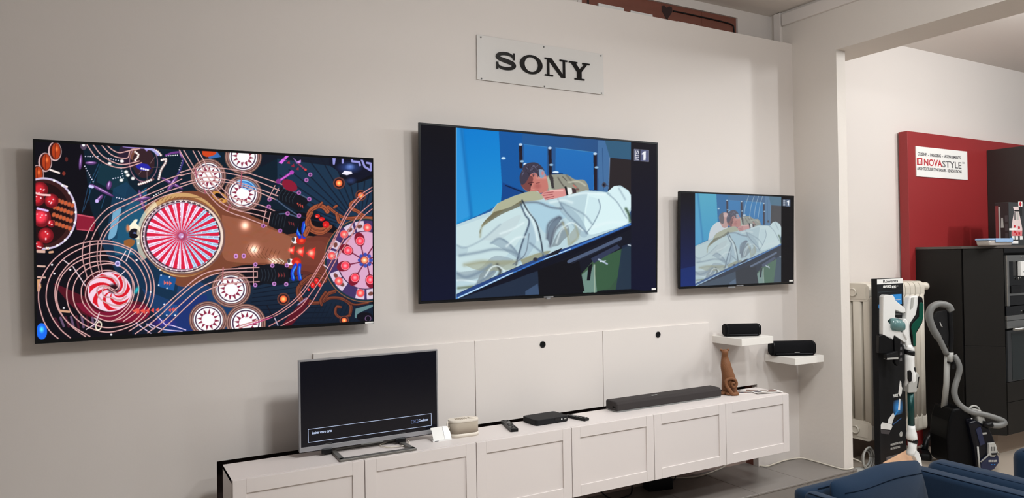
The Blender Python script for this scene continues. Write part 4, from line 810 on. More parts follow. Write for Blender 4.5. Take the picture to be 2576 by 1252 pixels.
def d_S(b, S):
    L, R = stroke([(.90, .66, .10), (.82, .80, .14), (.62, .885, .20), (.38, .885, .215), (.19, .82, .23), (.12, .70, .25), (.20, .60, .26), (.42, .535, .28), (.64, .475, .28), (.84, .40, .27), (.90, .27, .25), (.80, .16, .22), (.58, .10, .20), (.36, .11, .19), (.17, .18, .14), (.09, .34, .09)])
    n = len(L)
    for i in range(n-1):
        b.prism([S(*L[i]), S(*L[i+1]), S(*R[i+1]), S(*R[i])], -.015, -.0092, 'y')
    b.prism([S(.86, .60), S(.95, .60), S(.95, .97), S(.87, .97)], -.0151, -.0093, 'y'); b.prism([S(.04, .03), S(.13, .03), S(.14, .40), S(.04, .40)], -.0151, -.0093, 'y')
def d_O(b, S):
    n = 40; o = [S(.5+.5*math.cos(2*math.pi*i/n), .5+.52*math.sin(2*math.pi*i/n)) for i in range(n)]; q = [S(.5+.30*math.cos(2*math.pi*i/n), .5+.40*math.sin(2*math.pi*i/n)) for i in range(n)]
    for i in range(n): j = (i+1) % n; b.prism([o[i], o[j], q[j], q[i]], -.015, -.0092, 'y')
def polys(*ps):
    def d(b, S):
        for i, p in enumerate(ps): b.prism([S(*q) for q in p], -.015-.0001*i, -.0092, 'y')
    return d
letter(d_S, -.720, -.578); letter(d_O, -.549, -.386)
letter(polys([(.10, 0), (.20, 0), (.20, 1), (.10, 1)], [(0, 0), (.36, 0), (.36, .085), (0, .085)], [(0, .915), (.30, .915), (.30, 1), (0, 1)], [(.08, 1), (.30, 1), (.90, 0), (.72, 0)], [(.80, 0), (.90, 0), (.90, 1), (.80, 1)], [(.66, .915), (1, .915), (1, 1), (.66, 1)]), -.369, -.199)
letter(polys([(.38, .07), (.60, .07), (.60, .5), (.38, .5)], [(.26, 0), (.74, 0), (.74, .085), (.26, .085)], [(.08, .95), (.31, .95), (.60, .45), (.38, .45)], [(.40, .48), (.56, .40), (.90, .95), (.76, .95)], [(0, .915), (.40, .915), (.40, 1), (0, 1)], [(.64, .915), (1, .915), (1, 1), (.64, 1)]), -.186, -.024)

# ---------------------------------------------------------------- floating shelves and their loudspeakers
for x, z, lb in ((1.034, 1.0128, 'upper white floating shelf left of the wall corner'), (1.5746, .8351, 'lower white floating shelf in the wall corner')):
    tag(Bag().box(x, x+.315, -.2754, 0, z-.05, z).obj('floating_shelf', M_shelf, mods=BEV(.0012, 1)), lb, 'shelf', 'white floating shelves')
def pod(c, L, h, d, yaw, lb, chamf):
    t = empty('wireless_speaker', c, lb, 'speaker'); M = Matrix.Translation(c) @ Matrix.Rotation(math.radians(yaw), 4, 'Z')
    prof = rrect(-d/2, d/2, 0, h, h*.36, 5)
    rings = []
    for x, k in ((-L/2, .80), (-L/2+.006, .93), (-L/2+.02, 1.), (L/2-.02, 1.), (L/2-.006, .93), (L/2, .80)):
        rings.append([(x, a*k, h/2+(b-h/2)*k) for a, b in prof])
    Bag().loft(rings, M=M).obj('grille', M_mesh, t)
    Bag().loft([[(x, a*1.02, h/2+(b-h/2)*1.015-.0005) for a, b in prof] for x in (-L/2+.014, -L/2+.021)], M=M).obj('end_ring', M_black, t); Bag().loft([[(x, a*1.02, h/2+(b-h/2)*1.015-.0005) for a, b in prof] for x in (L/2-.021, L/2-.014)], M=M).obj('end_ring', M_black, t)
    Bag().box(-L/2+.02, L/2-.02, -d*.36, d*.36, .0, .006, M).obj('foot', M_black, t)
    Bag().box(-L/2+.03, L/2-.03, -d*.52, -d*.5, h*.13, h*.19, M).obj('lower_trim', mat('dark_trim', (46, 46, 50), .4), t)
    lo = empty('x', c); 
    bpy.data.objects.remove(lo)
    return t, M
t, M = pod((1.185, -.135, 1.0128), .262, .088, .085, -27, 'black rounded wireless speaker on the upper floating shelf', .2)
t, M = pod((1.700, -.145, .8351), .335, .108, .095, -28, 'large black wireless speaker on the lower floating shelf', .2)
Bag().box(.0, .038, -.0515, -.05, .026, .031, M).obj('logo_plate', M_lgrey, t)

# ---------------------------------------------------------------- small things on the cabinets
# beige radio
t = empty('radio', (-1.09, -.265, ZT), 'beige portable radio speaker between silver television and remote control', 'radio'); M = rot(-4, 'Z', (-1.09, -.265, 0))
def stad(k, e=0): return rrect(-1.175-e, -1.005+e, -.31-e, -.222+e, .043+e, 7)
Bag().prism(stad(0), ZT, ZT+.02, M=M, sm=True).obj('base', M_cream, t); Bag().prism(stad(0, -.0015), ZT+.02, ZT+.078, M=M, sm=True).obj('fabric_band', M_beige, t); Bag().prism(stad(0), ZT+.078, ZT+.092, M=M, sm=True).obj('top_cover', M_cream, t, BEV(.003, 2))
Bag().lathe([(.021, 0), (.021, .006), (.017, .007), (.016, .005)], (-1.04, -.268, ZT+.091), seg=20, M=M).obj('dial', M_cream, t)
for k in range(6): Bag().box(-1.135+k*.011, -1.130+k*.011, -.285, -.25, ZT+.0915, ZT+.0935, M @ rot(0, 'Z', (0, 0, 0))).obj('button', M_beige, t)
Bag().tube(spline([(-1.172, -.27, ZT+.08), (-1.186, -.28, ZT+.085), (-1.19, -.285, ZT+.07), (-1.182, -.285, ZT+.05), (-1.176, -.28, ZT+.055)], 4), .0035, 6, M=M).obj('strap', M_cream, t)
# price card
t = empty('price_card', (-1.235, -.29, ZT), 'white price card in a small holder between television and radio', 'card')
Bag().prism([(-1.29, -.315), (-1.185, -.32), (-1.18, -.262), (-1.28, -.25)], ZT, ZT+.008).obj('holder_foot', M_white, t)
b = Bag(); pts = [(-1.285, -.298, ZT+.055), (-1.225, -.302, ZT+.056)]; b.add([(-1.285, -.312, ZT+.008), (-1.222, -.314, ZT+.008), (-1.225, -.285, ZT+.07), (-1.285, -.28, ZT+.068)], [(0, 1, 2, 3)]); b.obj('card_sheet', M_paper, t, [('SOLIDIFY', dict(thickness=.001))])
b = Bag(); b.add([(-1.221, -.315, ZT+.008), (-1.182, -.312, ZT+.008), (-1.184, -.30, ZT+.04), (-1.196, -.29, ZT+.068), (-1.222, -.286, ZT+.071)], [(0, 1, 2, 3, 4)]); b.obj('bright_sheet', mat('bright_paper', (252, 252, 252), .6), t, [('SOLIDIFY', dict(thickness=.001))])
Bag().box(-1.28, -1.235, -.3165, -.3155, ZT+.002, ZT+.0045).obj('print_line', M_ink, t)
# remote controls
def remote(c, L, ang, lb, wd=.044, h=.019):
    t = empty('remote_control', (c[0], c[1], ZT), lb, 'remote'); M = Matrix.Translation((c[0], c[1], ZT)) @ Matrix.Rotation(math.radians(ang), 4, 'Z')
    Bag().box(-wd/2, wd/2, -L/2, L/2, 0, h, M, bev=.003).obj('case', M_black, t)
    Bag().lathe([(.011, 0), (.011, .0015), (.009, .002)], (0, L*.12, h), seg=16, M=M).obj('navigation_ring', M_grey, t)
    for r in range(7):
        if r in (4,): continue
        for q in (-1, 0, 1): Bag().box(q*.0125-.004, q*.0125+.004, -L*.42+r*L*.13-.003+(.01 if r > 4 else 0), -L*.42+r*L*.13+.003+(.01 if r > 4 else 0), h, h+.0015, M).obj('button', M_grey if (r+q) % 3 == 0 else M_blackm, t)
    return t
remote((-.79, -.245), .225, -15, 'long black remote control lying left of the flat set-top box')
remote((-.352, -.275), .165, 14, 'short black remote control lying right of the flat set-top box', .04, .016)
# set-top box
t = empty('set_top_box', (-.545, -.235, ZT), 'flat black set-top box between the two remote controls', 'set-top box'); M = rot(2, 'Z', (-.545, -.235, 0))
Bag().prism(rrect(-.655, -.425, -.307, -.155, .02), ZT+.003, ZT+.034, M=M, sm=False).obj('case', M_blackm, t, BEV(.003, 2))
Bag().box(-.64, -.44, -.29, -.17, ZT, ZT+.004, M).obj('feet', M_black, t)
Bag().lathe([(.0045, 0), (.0045, -.001)], (-.478, -.3075, ZT+.02), 'y', 12, M=M).obj('button', M_white, t); Bag().box(-.462, -.446, -.3082, -.3068, ZT+.017, ZT+.021, M).obj('logo_plate', M_lgrey, t); Bag().box(-.525, -.49, -.3082, -.3068, ZT+.016, ZT+.028, M).obj('display', M_gloss, t)
# soundbar
t = empty('soundbar', (.385, -.225, ZT), 'long dark grey fabric soundbar on the low cabinets left of the cat figurine', 'soundbar'); M = rot(0, 'Z', (.385, -.225, 0))
pr = [(-.277, .008), (-.277, .05), (-.262, .064), (-.175, .066), (-.17, .06), (-.17, .008)]
Bag().loft([[(x, a*1+( .004 if e else 0), ZT+b-(.003 if e and b > .03 else 0)) for a, b in pr] for x, e in ((-.052, 1), (-.045, 0), (.828, 0), (.835, 1))], sm=False).obj('fabric_body', mat('soundbar_fabric', (52, 46, 45), .85, bump=.5, bscale=1500), t, BEV(.004, 2))
Bag().prism(rrect(-.05, .832, -.279, -.172, .015), ZT, ZT+.009).obj('base', M_grey, t)
Bag().box(.255, .30, -.245, -.235, ZT+.066, ZT+.0685).obj('logo_plate', M_lgrey, t); Bag().box(-.0535, -.051, -.262, -.235, ZT+.018, ZT+.034).obj('end_socket', M_gloss, t)
# cat figurine
A = (.945, -.235, ZT); t = empty('cat_figurine', A, 'tall brown carved cat figurine sitting beside the soundbar', 'figurine'); M = Matrix.Translation(A) @ Matrix.Rotation(-YAW, 4, 'Z') @ Matrix.Scale(1.0, 4)
k = 1826.; rings = []
for y, l, r, dp in ((1112, 226, 384, .8), (1104, 214, 394, .85), (1070, 208, 400, .88), (1010, 206, 400, .88), (940, 206, 390, .9), (870, 206, 366, .92), (800, 198, 342, .9), (760, 190, 330, .85), (710, 194, 318, .8), (670, 200, 300, .75), (635, 203, 287, .7), (610, 203, 283, .75), (580, 204, 288, .95), (560, 206, 286, 1.), (545, 214, 278, .9), (536, 230, 264, .7)):
    cx = ((l+r)/2-290)/k; rx = (r-l)/2/k; z = (1112-y)/k*.985
    rings.append([(cx+rx*math.cos(2*math.pi*i/20), rx*dp*math.sin(2*math.pi*i/20)+(.012 if y > 1000 else 0)-(.008 if y < 620 else 0), z) for i in range(20)])
Bag().loft(rings, M=M).obj('body', M_wood, t, SUB(1))
def blob(c, r, name, m, parent, M=None, s=(1, 1, 1), seg=14):
    pr = [(r*math.sin(math.pi*i/8)*1., -r*math.cos(math.pi*i/8)*s[2]) for i in range(9)]; pr[0] = (r*.05, pr[0][1]); pr[-1] = (r*.05, pr[-1][1])
    return Bag().lathe(pr, c, 'z', seg, M, s[0], s[1]).obj(name, m, parent)
for x in (205, 290): blob(((x-290)/k, 0, (1112-556)/k), .0085, 'ear', M_wood, t, M, (1.2, .7, 1))
blob(((243-290)/k, .022, (1112-585)/k), .018, 'muzzle', M_wood, t, M, (.9, 1.2, .8))
tp = spline([(.046, -.045, .013), (.030, -.052, .012), (.008, -.056, .013), (-.012, -.056, .040), (-.032, -.050, .075), (-.030, -.048, .102), (-.006, -.048, .116), (.024, -.049, .110), (.038, -.050, .088), (.033, -.053, .066), (.020, -.053, .058), (.006, -.055, .070), (.010, -.056, .087), (.024, -.056, .084)], 5)
Bag().tube(tp, [.0135-.006*i/(len(tp)-1) for i in range(len(tp))], 12, M=M).obj('tail', M_wood, t)
blob(((205-290)/k, -.01, .012), .017, 'paw', M_wood, t, M, (1.5, 1.1, .75)); blob(((265-290)/k, -.035, .012), .016, 'paw', M_wood, t, M, (1.3, 1.4, .75))
# brochures
def leaflet(c, w_, h_, ang, lb, cols, z):
    t = empty('brochure', (c[0], c[1], ZT+z), lb, 'brochure', 'brochures beside the cat figurine'); M = Matrix.Translation((c[0], c[1], ZT+z)) @ Matrix.Rotation(math.radians(ang), 4, 'Z')
    Bag().box(-w_/2, w_/2, -h_/2, h_/2, 0, .0025, M).obj('pages', M_paper, t)
    for i, (a, b, c_, d, m) in enumerate(cols): Bag().box(-w_/2+w_*a, -w_/2+w_*b, -h_/2+h_*c_, -h_/2+h_*d, .0025, .0029+.0001*i, M).obj('printed_patch', m, t)
PB, PD, PG = mat('print_brown', (112, 74, 60), .5), mat('print_dark', (62, 54, 66), .5), mat('print_grey', (150, 138, 130), .5)
leaflet((1.12, -.25), .10, .20, 62, 'dark printed brochure nearest the cat figurine', [(0, 1, 0, .72, PB), (0, 1, .72, 1, PD), (.1, .6, .3, .6, PD), (.3, .8, .8, .95, PG)], 0)
leaflet((1.155, -.27), .09, .19, 40, 'grey and brown brochure in the middle of the fan', [(0, .5, 0, 1, PG), (.5, 1, .2, .8, PB), (.1, .3, .2, .5, PD)], .003)
leaflet((1.205, -.33), .095, .20, 75, 'pale brochure at the right end of the fan', [(.05, .3, .05, .95, PG), (.36, .6, .1, .5, PB), (.4, .9, .7, .95, PD), (.65, .95, .1, .35, PB), (.66, .95, .4, .64, PG)], .006)
# cables and adapter behind the cabinets
cl = lambda x, y: at(1760+x/6.133, 1120+y/6.133, z=.006)
pts = [(1.555, .10, .12), (1.53, .08, .05)]+[tuple(cl(*p)) for p in ((900, 300), (960, 318), (1050, 318), (1150, 285), (1300, 233), (1420, 208))]+[(1.86, -.012, .006), (1.925, -.03, .006), (1.936, -.09, .006), (1.934, -.22, .006), (1.932, -.36, .006), (1.96, -.405, .006), (2.03, -.403, .006)]
tag(Bag().tube(spline(pts, 6), .0055, 8).obj('cable', M_cable), 'white cable running along the wall foot to the corner pillar', 'cable')
pts = [(.70, .10, .02), (.80, .09, .006), (.90, .055, .006), (1.0, .06, .006), (1.12, .085, .006), (1.24, .09, .03), (1.35, .10, .12)]
tag(Bag().tube(spline(pts, 6), .005, 8).obj('cable', M_cable), 'grey cable lying on the tiles under the middle cabinets', 'cable')
pts = [(.02, .10, .10), (.08, .02, .02), (.13, -.02, .006), (.2, -.02, .006), (.29, .02, .012), (.34, .08, .1), (.38, .09, .2)]
tag(Bag().tube(spline(pts, 6), .005, 8).obj('cable', M_black), 'thin black cable looping under the cabinets', 'cable')
t = empty('power_adapter', (.52, .0, 0), 'black power adapter on the tiles under the cabinets', 'adapter'); Bag().box(.42, .60, -.035, .06, 0, .075, rot(-12, 'Z', (.51, 0, 0)), bev=.006).obj('case', M_black, t); Bag().tube(spline([(.60, .0, .05), (.66, .02, .03), (.70, .04, .06), (.72, .09, .16)], 5), .005, 6).obj('lead', M_black, t)
# ---------------------------------------------------------------- radiator in the far room
RX0, RX1, RY0, RY1 = 2.66, 3.44, -.13, .155
t = empty('radiator', ((RX0+RX1)/2, 0, 0), 'tall cream column radiator behind the black display board', 'radiator')
n = 11; pw = (RX1-RX0)/n
BARS = ((RY0, -.064), (-.050, .030), (.044, RY1))
for i in range(n):
    x0 = RX0+pw*i; b = Bag()
    for ya, yb2 in BARS: b.prism(rrect(x0+.0055, x0+pw-.0055, ya+.0015, yb2-.0015, .012, 3), .12, 1.27, 'z', sm=True)
    b.prism(rrect(RY0, RY1, 1.19, 1.34, .05, 5), x0+.004, x0+pw-.004, 'x'); b.prism(rrect(RY0, RY1, .045, .205, .04, 5), x0+.004, x0+pw-.004, 'x'); b.box(x0, x0+pw, RY0+.03, RY1-.03, 1.21, 1.31); b.box(x0, x0+pw, RY0+.03, RY1-.03, .07, .18)
    b.obj('column', M_rad, t)
yc = (RY0+RY1)/2
for z in (1.265, .125): Bag().lathe([(.036, .0), (.036, -.016), (.026, -.018), (.025, -.012)], (RX0, yc, z), 'x', 20).obj('end_cap', M_rad, t)
Bag().lathe([(.03, -.01), (.03, .07), (.034, .072), (.034, .10), (.026, .104)], (RX1, RY0+.05, 1.29), 'x', 18).obj('valve_cap', M_rad, t)
for x in (RX0+.12, RX1-.15):
    for z in (.25, 1.1): Bag().box(x, x+.03, RY1-.02, YR-.001, z, z+.03).obj('wall_bracket', M_rad, t)
Bag().tube([(RX0-.02, .12, .085), (RX0-.6, .12, .085)], .014, 8).obj('pipe', M_rad, t)

# ---------------------------------------------------------------- display board with the stick vacuum cleaner
yb = -.30; p = at(2206, 702, y=yb); q = at(2272, 702, y=yb); bx0, bx1, bz1 = p.x, q.x, 1.386
t = empty('display_board', ((bx0+bx1)/2, yb, -.18), 'black product display board standing before the radiator', 'display board')
Bag().box(bx0, bx1, yb, yb+.05, -.17, bz1).obj('board', M_blackm, t, BEV(.0012, 1))
Bag().box(bx0-.01, bx1+.01, yb-.03, yb+.07, -.18, -.168).obj('foot_plate', mat('display_wood', (206, 150, 108), .5, var=.1, vscale=8), t)
D = lambda px, py: at(px, py, y=yb-.001)
def patch(x0, y0, x1, y1, m, name='printed_patch', d=.0012):
    a, b_ = D(x0, y1), D(x1, y0); return Bag().box(a.x, b_.x, yb-d, yb, a.z, b_.z).obj(name, m, t)
def word(s, x0, y0, x1, h, m, bold=.0):
    a, b_ = D(x0, y0), D(x1, y0); return text(s, 'lettering', m, t, (a.x, yb-.0022, a.z), h, width=b_.x-a.x, bold=bold)
patch(2206.6, 699.5, 2271, 715, M_paper); word('Rowenta', 2220.5, 711, 2258, .034, M_ink)
word('AIR FORCE', 2221, 723.5, 2242, .026, M_paper, .001); patch(2244, 717.5, 2254, 724.5, M_paper); word('1.0', 2246, 723, 2252, .02, M_ink); word('GC', 2255, 720, 2259, .010, M_paper)
patch(2209, 731, 2270, 735, mat('print_steel', (96, 110, 120), .4))
PBL = mat('print_blue', (44, 140, 214), .5); patch(2241, 739, 2268, 766, PBL); word('smart', 2252, 755, 2266, .014, M_paper)
c_ = D(2214.5, 770.5); Bag().lathe([(.024, 0), (.024, -.0012)], (c_.x, yb, c_.z), 'y', 24).obj('round_sticker', PBL, t)
for k in range(5): patch(2252, 777+k*3.2, 2271, 778.4+k*3.2, M_paper if k != 3 else M_lgrey)
for k in range(4): patch(2259+(k % 2)*3, 858+k*14, 2269, 866+k*14, M_inkg); patch(2260, 860+k*14, 2266, 862+k*14, M_lgrey)
word('FLEX', 2246, 999, 2259, .03, M_paper, .0015)
glow_m = bpy.data.materials.new('print_glow'); glow_m.use_nodes = True; nt = glow_m.node_tree; bs = nt.nodes['Principled BSDF']; bs.inputs['Roughness'].default_value = .6
tc = nt.nodes.new('ShaderNodeTexCoord'); mp = nt.nodes.new('ShaderNodeMapping'); mp.inputs['Scale'].default_value = (13, 13, 13); gr = nt.nodes.new('ShaderNodeTexGradient'); gr.gradient_type = 'SPHERICAL'; cr = nt.nodes.new('ShaderNodeValToRGB')
cr.color_ramp.elements[0].color = (*lin((26, 26, 28)), 1); cr.color_ramp.elements[1].color = (*lin((50, 150, 230)), 1); nt.links.new(tc.outputs['Object'], mp.inputs[0]); nt.links.new(mp.outputs[0], gr.inputs[0]); nt.links.new(gr.outputs[0], cr.inputs[0]); nt.links.new(cr.outputs[0], bs.inputs['Base Color'])
patch(2247, 1003, 2271, 1045, glow_m, d=.0008)
def pz(pts, m, d=.0016): return Bag().prism([(D(*p).x, D(*p).z) for p in pts], yb-d, yb, 'y').obj('printed_picture', m, t)
pz([(2264, 957), (2267, 960), (2268, 972), (2270, 975), (2268, 990), (2264, 997), (2260, 990), (2262, 975)], M_paper); pz([(2262, 1002), (2265, 1003), (2264, 1030), (2259, 1032)], M_paper)
pz([(2259, 1030), (2261, 1032), (2252, 1045), (2249, 1043)], PBL); pz([(2247, 1038), (2251, 1045), (2246, 1058), (2244, 1066), (2238, 1064), (2233, 1066), (2235, 1054)], M_paper)
pz([(2216, 1068), (2220, 1062), (2243, 1066), (2245, 1072), (2241, 1081), (2216, 1078)], M_paper); pz([(2215, 1079), (2240, 1083), (2236, 1092), (2217, 1090)], mat('print_reflection', (74, 70, 72), .5))
pz([(2246, 1066), (2268, 1050), (2268, 1052), (2246, 1069)], mat('print_streak', (46, 84, 130), .5))
c_ = D(2267, 1092); Bag().lathe([(.022, 0), (.022, -.0012), (.011, -.0012), (.011, -.0002)], (c_.x, yb, c_.z), 'y', 20).obj('round_mark', M_lgrey, t)
word('UNE SOLUTION EFFICACE', 2240, 1121, 2271, .022, M_lgrey, .001); word('SUR TOUS LES SOLS', 2240, 1131, 2264, .022, M_lgrey, .001)
patch(2230, 1148, 2271, 1149, M_inkg)
a, b_ = D(2212, 1158), D(2276, 1140)
Bag().add([(bx0+.02, yb-.003, -.06), (bx1+.02, yb-.003, -.0), (bx1+.02, yb-.10, -.06), (bx0+.06, yb-.10, -.115)], [(0, 1, 2, 3)]).obj('price_strip', mat('strip_orange', (222, 176, 140), .6, var=.3, vscale=9), t, [('SOLIDIFY', dict(thickness=.002))])
# hanging brush accessories on the board
S = upright(2298, 900, tuple(at(2298, 900, y=-.455)))
def plate(f, pts, d0, d1, sm=False, bag=None):
    b = bag or Bag(); n_ = len(pts); vs = [f(x, y, d0) for x, y in pts]+[f(x, y, d1) for x, y in pts]
    b.add(vs, [tuple(range(n_))[::-1], tuple(range(n_, 2*n_))]+[(i, (i+1) % n_, n_+(i+1) % n_, n_+i) for i in range(n_)], sm); return b
plate(S, [(2210, 842), (2222, 838), (2244, 848), (2246, 882), (2240, 890), (2208, 886)], -.02, .03).obj('accessory_clip', M_black, t, BEV(.006, 2))
plate(S, [(2222, 888), (2250, 880), (2252, 895), (2248, 900), (2222, 900)], -.05, .0).obj('brush', M_blackm, t, BEV(.004, 2)); plate(S, [(2223, 897), (2251, 895), (2251, 900), (2223, 901)], -.053, .0).obj('brush_edge', M_lgrey, t)
plate(S, [(2246, 842), (2262, 852), (2258, 916), (2252, 919), (2246, 910)], -.03, .01).obj('crevice_nozzle', M_black, t, BEV(.005, 2))
# the vacuum cleaner itself
t = empty('stick_vacuum', S(2300, 1165, 0), 'white and green upright stick vacuum cleaner leaning at the display board', 'vacuum cleaner')
plate(S, [(2222, 745), (2228, 740), (2246, 741), (2250, 746), (2252, 754), (2276, 774), (2278, 784), (2270, 786), (2252, 778), (2251, 797), (2264, 800), (2238, 800), (2232, 806), (2236, 812), (2246, 814), (2252, 824), (2272, 838), (2279, 852), (2277, 860), (2270, 858), (2248, 842), (2244, 853), (2238, 852), (2219, 840), (2220, 800)], -.02, .05).obj('handheld_frame', M_white, t, BEV(.008, 3))
plate(S, [(2236, 776), (2251, 775), (2251, 796), (2236, 796)], .0, .045).obj('handle_gap', M_lgrey, t)
b = Bag(); b.loft([[S(x, 816+h*math.cos(2*math.pi*k/16)*-1+(x-2255)*.18, -.0+h*.0030*math.sin(2*math.pi*k/16)) for k in range(16)] for x, h in ((2238, 12), (2242, 17), (2258, 17), (2272, 15))]); b.obj('dust_bin', mat('smoked_teal', (96, 132, 132), .12, spec=.7), t)
plate(S, [(2276, 800), (2281, 810), (2282, 840), (2277, 855), (2268, 838), (2266, 808), (2270, 800)], -.035, .04).obj('motor_ring', M_white, t, BEV(.008, 3))
plate(S, [(2286, 747), (2292, 744), (2308, 743), (2308, 760), (2302, 790), (2287, 812), (2285, 830), (2290, 870), (2276, 872), (2274, 858), (2280, 845), (2281, 815), (2276, 800), (2278, 780), (2282, 760)], -.03, .035).obj('main_body', M_white, t, BEV(.009, 3))
plate(S, [(2290, 748), (2298, 747), (2294, 772), (2287, 778)], -.034, -.02).obj('display_panel', M_lgrey, t, BEV(.002, 1))
plate(S, [(2306, 748), (2312, 744), (2318, 748), (2321, 765), (2320, 795), (2316, 812), (2300, 838), (2299, 870), (2291, 871), (2289, 845), (2284, 822), (2285, 812), (2302, 792), (2307, 770)], -.036, .037).obj('handle_outline', M_black, t, BEV(.008, 3))
plate(S, [(2309, 762), (2314, 758), (2319, 764), (2318, 795), (2314, 810), (2299, 834), (2297, 869), (2292, 868), (2291, 845), (2287, 822), (2291, 812), (2307, 796)], -.041, .042).obj('handle', M_green, t, BEV(.006, 3))
def seg(pts, name, m, bevw=.006, fl=1.):
    """turned piece along the vertical: (px_y, centre, half width in px)"""
    b = Bag(); b.loft([[S(cx+hw*math.cos(2*math.pi*k/16), y+sk*math.cos(2*math.pi*k/16), hw*.0032*fl*math.sin(2*math.pi*k/16)) for k in range(16)] for y, cx, hw, sk in pts]); return b.obj(name, m, t)
seg([(866, 2285, 11, 0), (876, 2288, 12, 1), (884, 2288, 12, 2)], 'collar', M_white); seg([(880, 2288, 12.3, 3), (887, 2288, 12.3, 4), (892, 2288, 12, 3)], 'joint_band', M_black)
seg([(888, 2289, 11.5, 3), (900, 2288, 11, 0), (925, 2288, 11, 0), (940, 2291, 14, 0), (955, 2291, 14, 0), (968, 2288, 12, 0), (972, 2287, 11, 0)], 'upper_tube_joint', M_white)
plate(S, [(2284, 946), (2300, 936), (2305, 942), (2303, 958), (2297, 984), (2276, 985), (2277, 966)], -.042, .035).obj('tube_clamp', M_lgrey, t, BEV(.006, 2))
plate(S, [(2276, 930), (2282, 928), (2285, 936), (2284, 955), (2279, 958), (2276, 950)], -.05, -.03).obj('grip_hole', M_black, t, BEV(.003, 1)); plate(S, [(2301, 946), (2304, 945), (2300, 972), (2297, 973)], -.0435, -.02).obj('side_slot', M_black, t); plate(S, [(2293, 922), (2296, 922), (2297, 934), (2294, 934)], -.037, -.02).obj('status_light', M_ink, t)
seg([(982, 2289, 7.6, 0), (1070, 2289, 7.6, 0)], 'extension_tube', M_teal)
seg([(1069, 2289, 8.5, 0), (1078, 2289, 9, 0), (1088, 2289, 12, 0), (1098, 2289, 13, 1), (1108, 2291, 12, 3)], 'lower_joint', M_white); seg([(1100, 2290, 12.5, 4), (1106, 2291, 12.5, 4), (1111, 2291, 12, 3)], 'joint_band', M_black)
seg([(1108, 2291, 11, 3), (1125, 2290, 9.5, 0), (1135, 2288, 12, 0), (1142, 2288, 12, 0)], 'neck', M_white); plate(S, [(2286, 1142), (2292, 1128), (2298, 1132), (2304, 1150), (2306, 1172), (2300, 1172), (2290, 1148)], -.05, .02).obj('swivel_arm', M_white, t, BEV(.006, 2))
h = at(2308, 1172, y=-.55)
Bag().box(2.56, 2.86, -.62, -.51, -.18, -.115, rot(-25, 'Z', (2.71, -.56, 0)), bev=.015).obj('floor_head', M_white, t); Bag().box(2.57, 2.85, -.625, -.61, -.178, -.13, rot(-25, 'Z', (2.71, -.56, 0))).obj('head_front', M_black, t)
# power strip with coiled white cable behind the board
t = empty('power_strip', (2.45, -.12, -.18), 'white power strip with coiled cables on the floor behind the board', 'power strip')
Bag().box(2.34, 2.58, -.18, -.12, -.18, -.13, rot(-8, 'Z', (2.5, -.17, 0)), bev=.008).obj('case', M_lgrey, t)
for k, (r_, dz) in enumerate(((.09, 0), (.075, .01), (.06, .004))):
    Bag().tube([(2.55+r_*math.cos(a_)*.8, -.175+.012*k, -.06+r_*math.sin(a_)) for a_ in np.linspace(0, 2*math.pi, 25)], .008, 6).obj('cable_loop', M_lgrey, t)
Bag().tube(spline([(2.06, -.05, -.02), (2.3, 0, -.03), (2.42, -.1, -.05), (2.5, -.15, -.09), (2.54, -.17, -.14)], 5), .006, 6).obj('lead', M_cable, t)

# ---------------------------------------------------------------- canister vacuum cleaner with hose
V = upright(2415, 1100, (3.36, -.47, .04))
t = empty('canister_vacuum', V(2415, 1168), 'dark blue canister vacuum cleaner with grey hose standing upright by the cabinets', 'vacuum cleaner')
side = [(2357, 1090), (2362, 1045), (2372, 1015), (2400, 1012), (2420, 1030), (2425, 1166), (2370, 1158), (2358, 1148)]
plate(V, side, -.10, .16).obj('side_shell', mat('canister_black', (9, 9, 11), .45, spec=.15), t, BEV(.02, 3))
plate(V, [(2402, 1046), (2420, 1040), (2452, 1058), (2462, 1080), (2472, 1110), (2473, 1140), (2462, 1160), (2448, 1168), (2422, 1166), (2415, 1110)], -.145, .10).obj('main_shell', M_navyd, t, BEV(.02, 3))
plate(V, [(2428, 1138), (2444, 1126), (2452, 1129), (2462, 1128), (2468, 1122), (2472, 1130), (2472, 1145), (2460, 1160), (2446, 1166), (2427, 1163)], -.155, -.12).obj('lower_cover', M_navy, t, BEV(.008, 2))
plate(V, [(2418, 1062), (2430, 1056), (2440, 1098), (2428, 1103)], -.152, -.13).obj('bin_window', M_navy, t, BEV(.004, 2))
b = Bag(); b.tube([V(x, y, -.158) for x, y in ((2420, 1104), (2422, 1138), (2424, 1163))], .007, 8); b.tube([V(x, y, -.160) for x, y in ((2426, 1141), (2444, 1126), (2450, 1112), (2449, 1099))], .0055, 8); b.tube([V(x, y, -.160) for x, y in ((2462, 1099), (2465, 1113), (2472, 1124))], .0055, 8); b.obj('silver_trim', M_lgrey, t)
plate(V, [(2446, 1096), (2461, 1094), (2466, 1122), (2459, 1129), (2449, 1128), (2445, 1122)], -.165, -.14).obj('front_badge', M_lgrey, t, BEV(.003, 2)); plate(V, [(2451, 1119), (2464, 1118), (2464, 1123), (2452, 1124)], -.172, -.16).obj('latch', M_black, t, BEV(.002, 1))
for x in (2452, 2455, 2458): plate(V, [(x, 1104), (x+1, 1104), (x+1.4, 1114), (x+.4, 1114)], -.167, -.164).obj('vent_slot', M_ink, t)
for x0, x1 in ((2446, 2453), (2454, 2458), (2459, 2466)): plate(V, [(x0, 1137.5), (x1, 1137), (x1, 1141.5), (x0, 1142)], -.158, -.154).obj('printed_mark', M_lgrey, t)
for x0 in (2452, 2459): plate(V, [(x0, 1147.5), (x0+3, 1147.2), (x0+3, 1148.6), (x0, 1149)], -.158, -.154).obj('printed_mark', PBL, t)
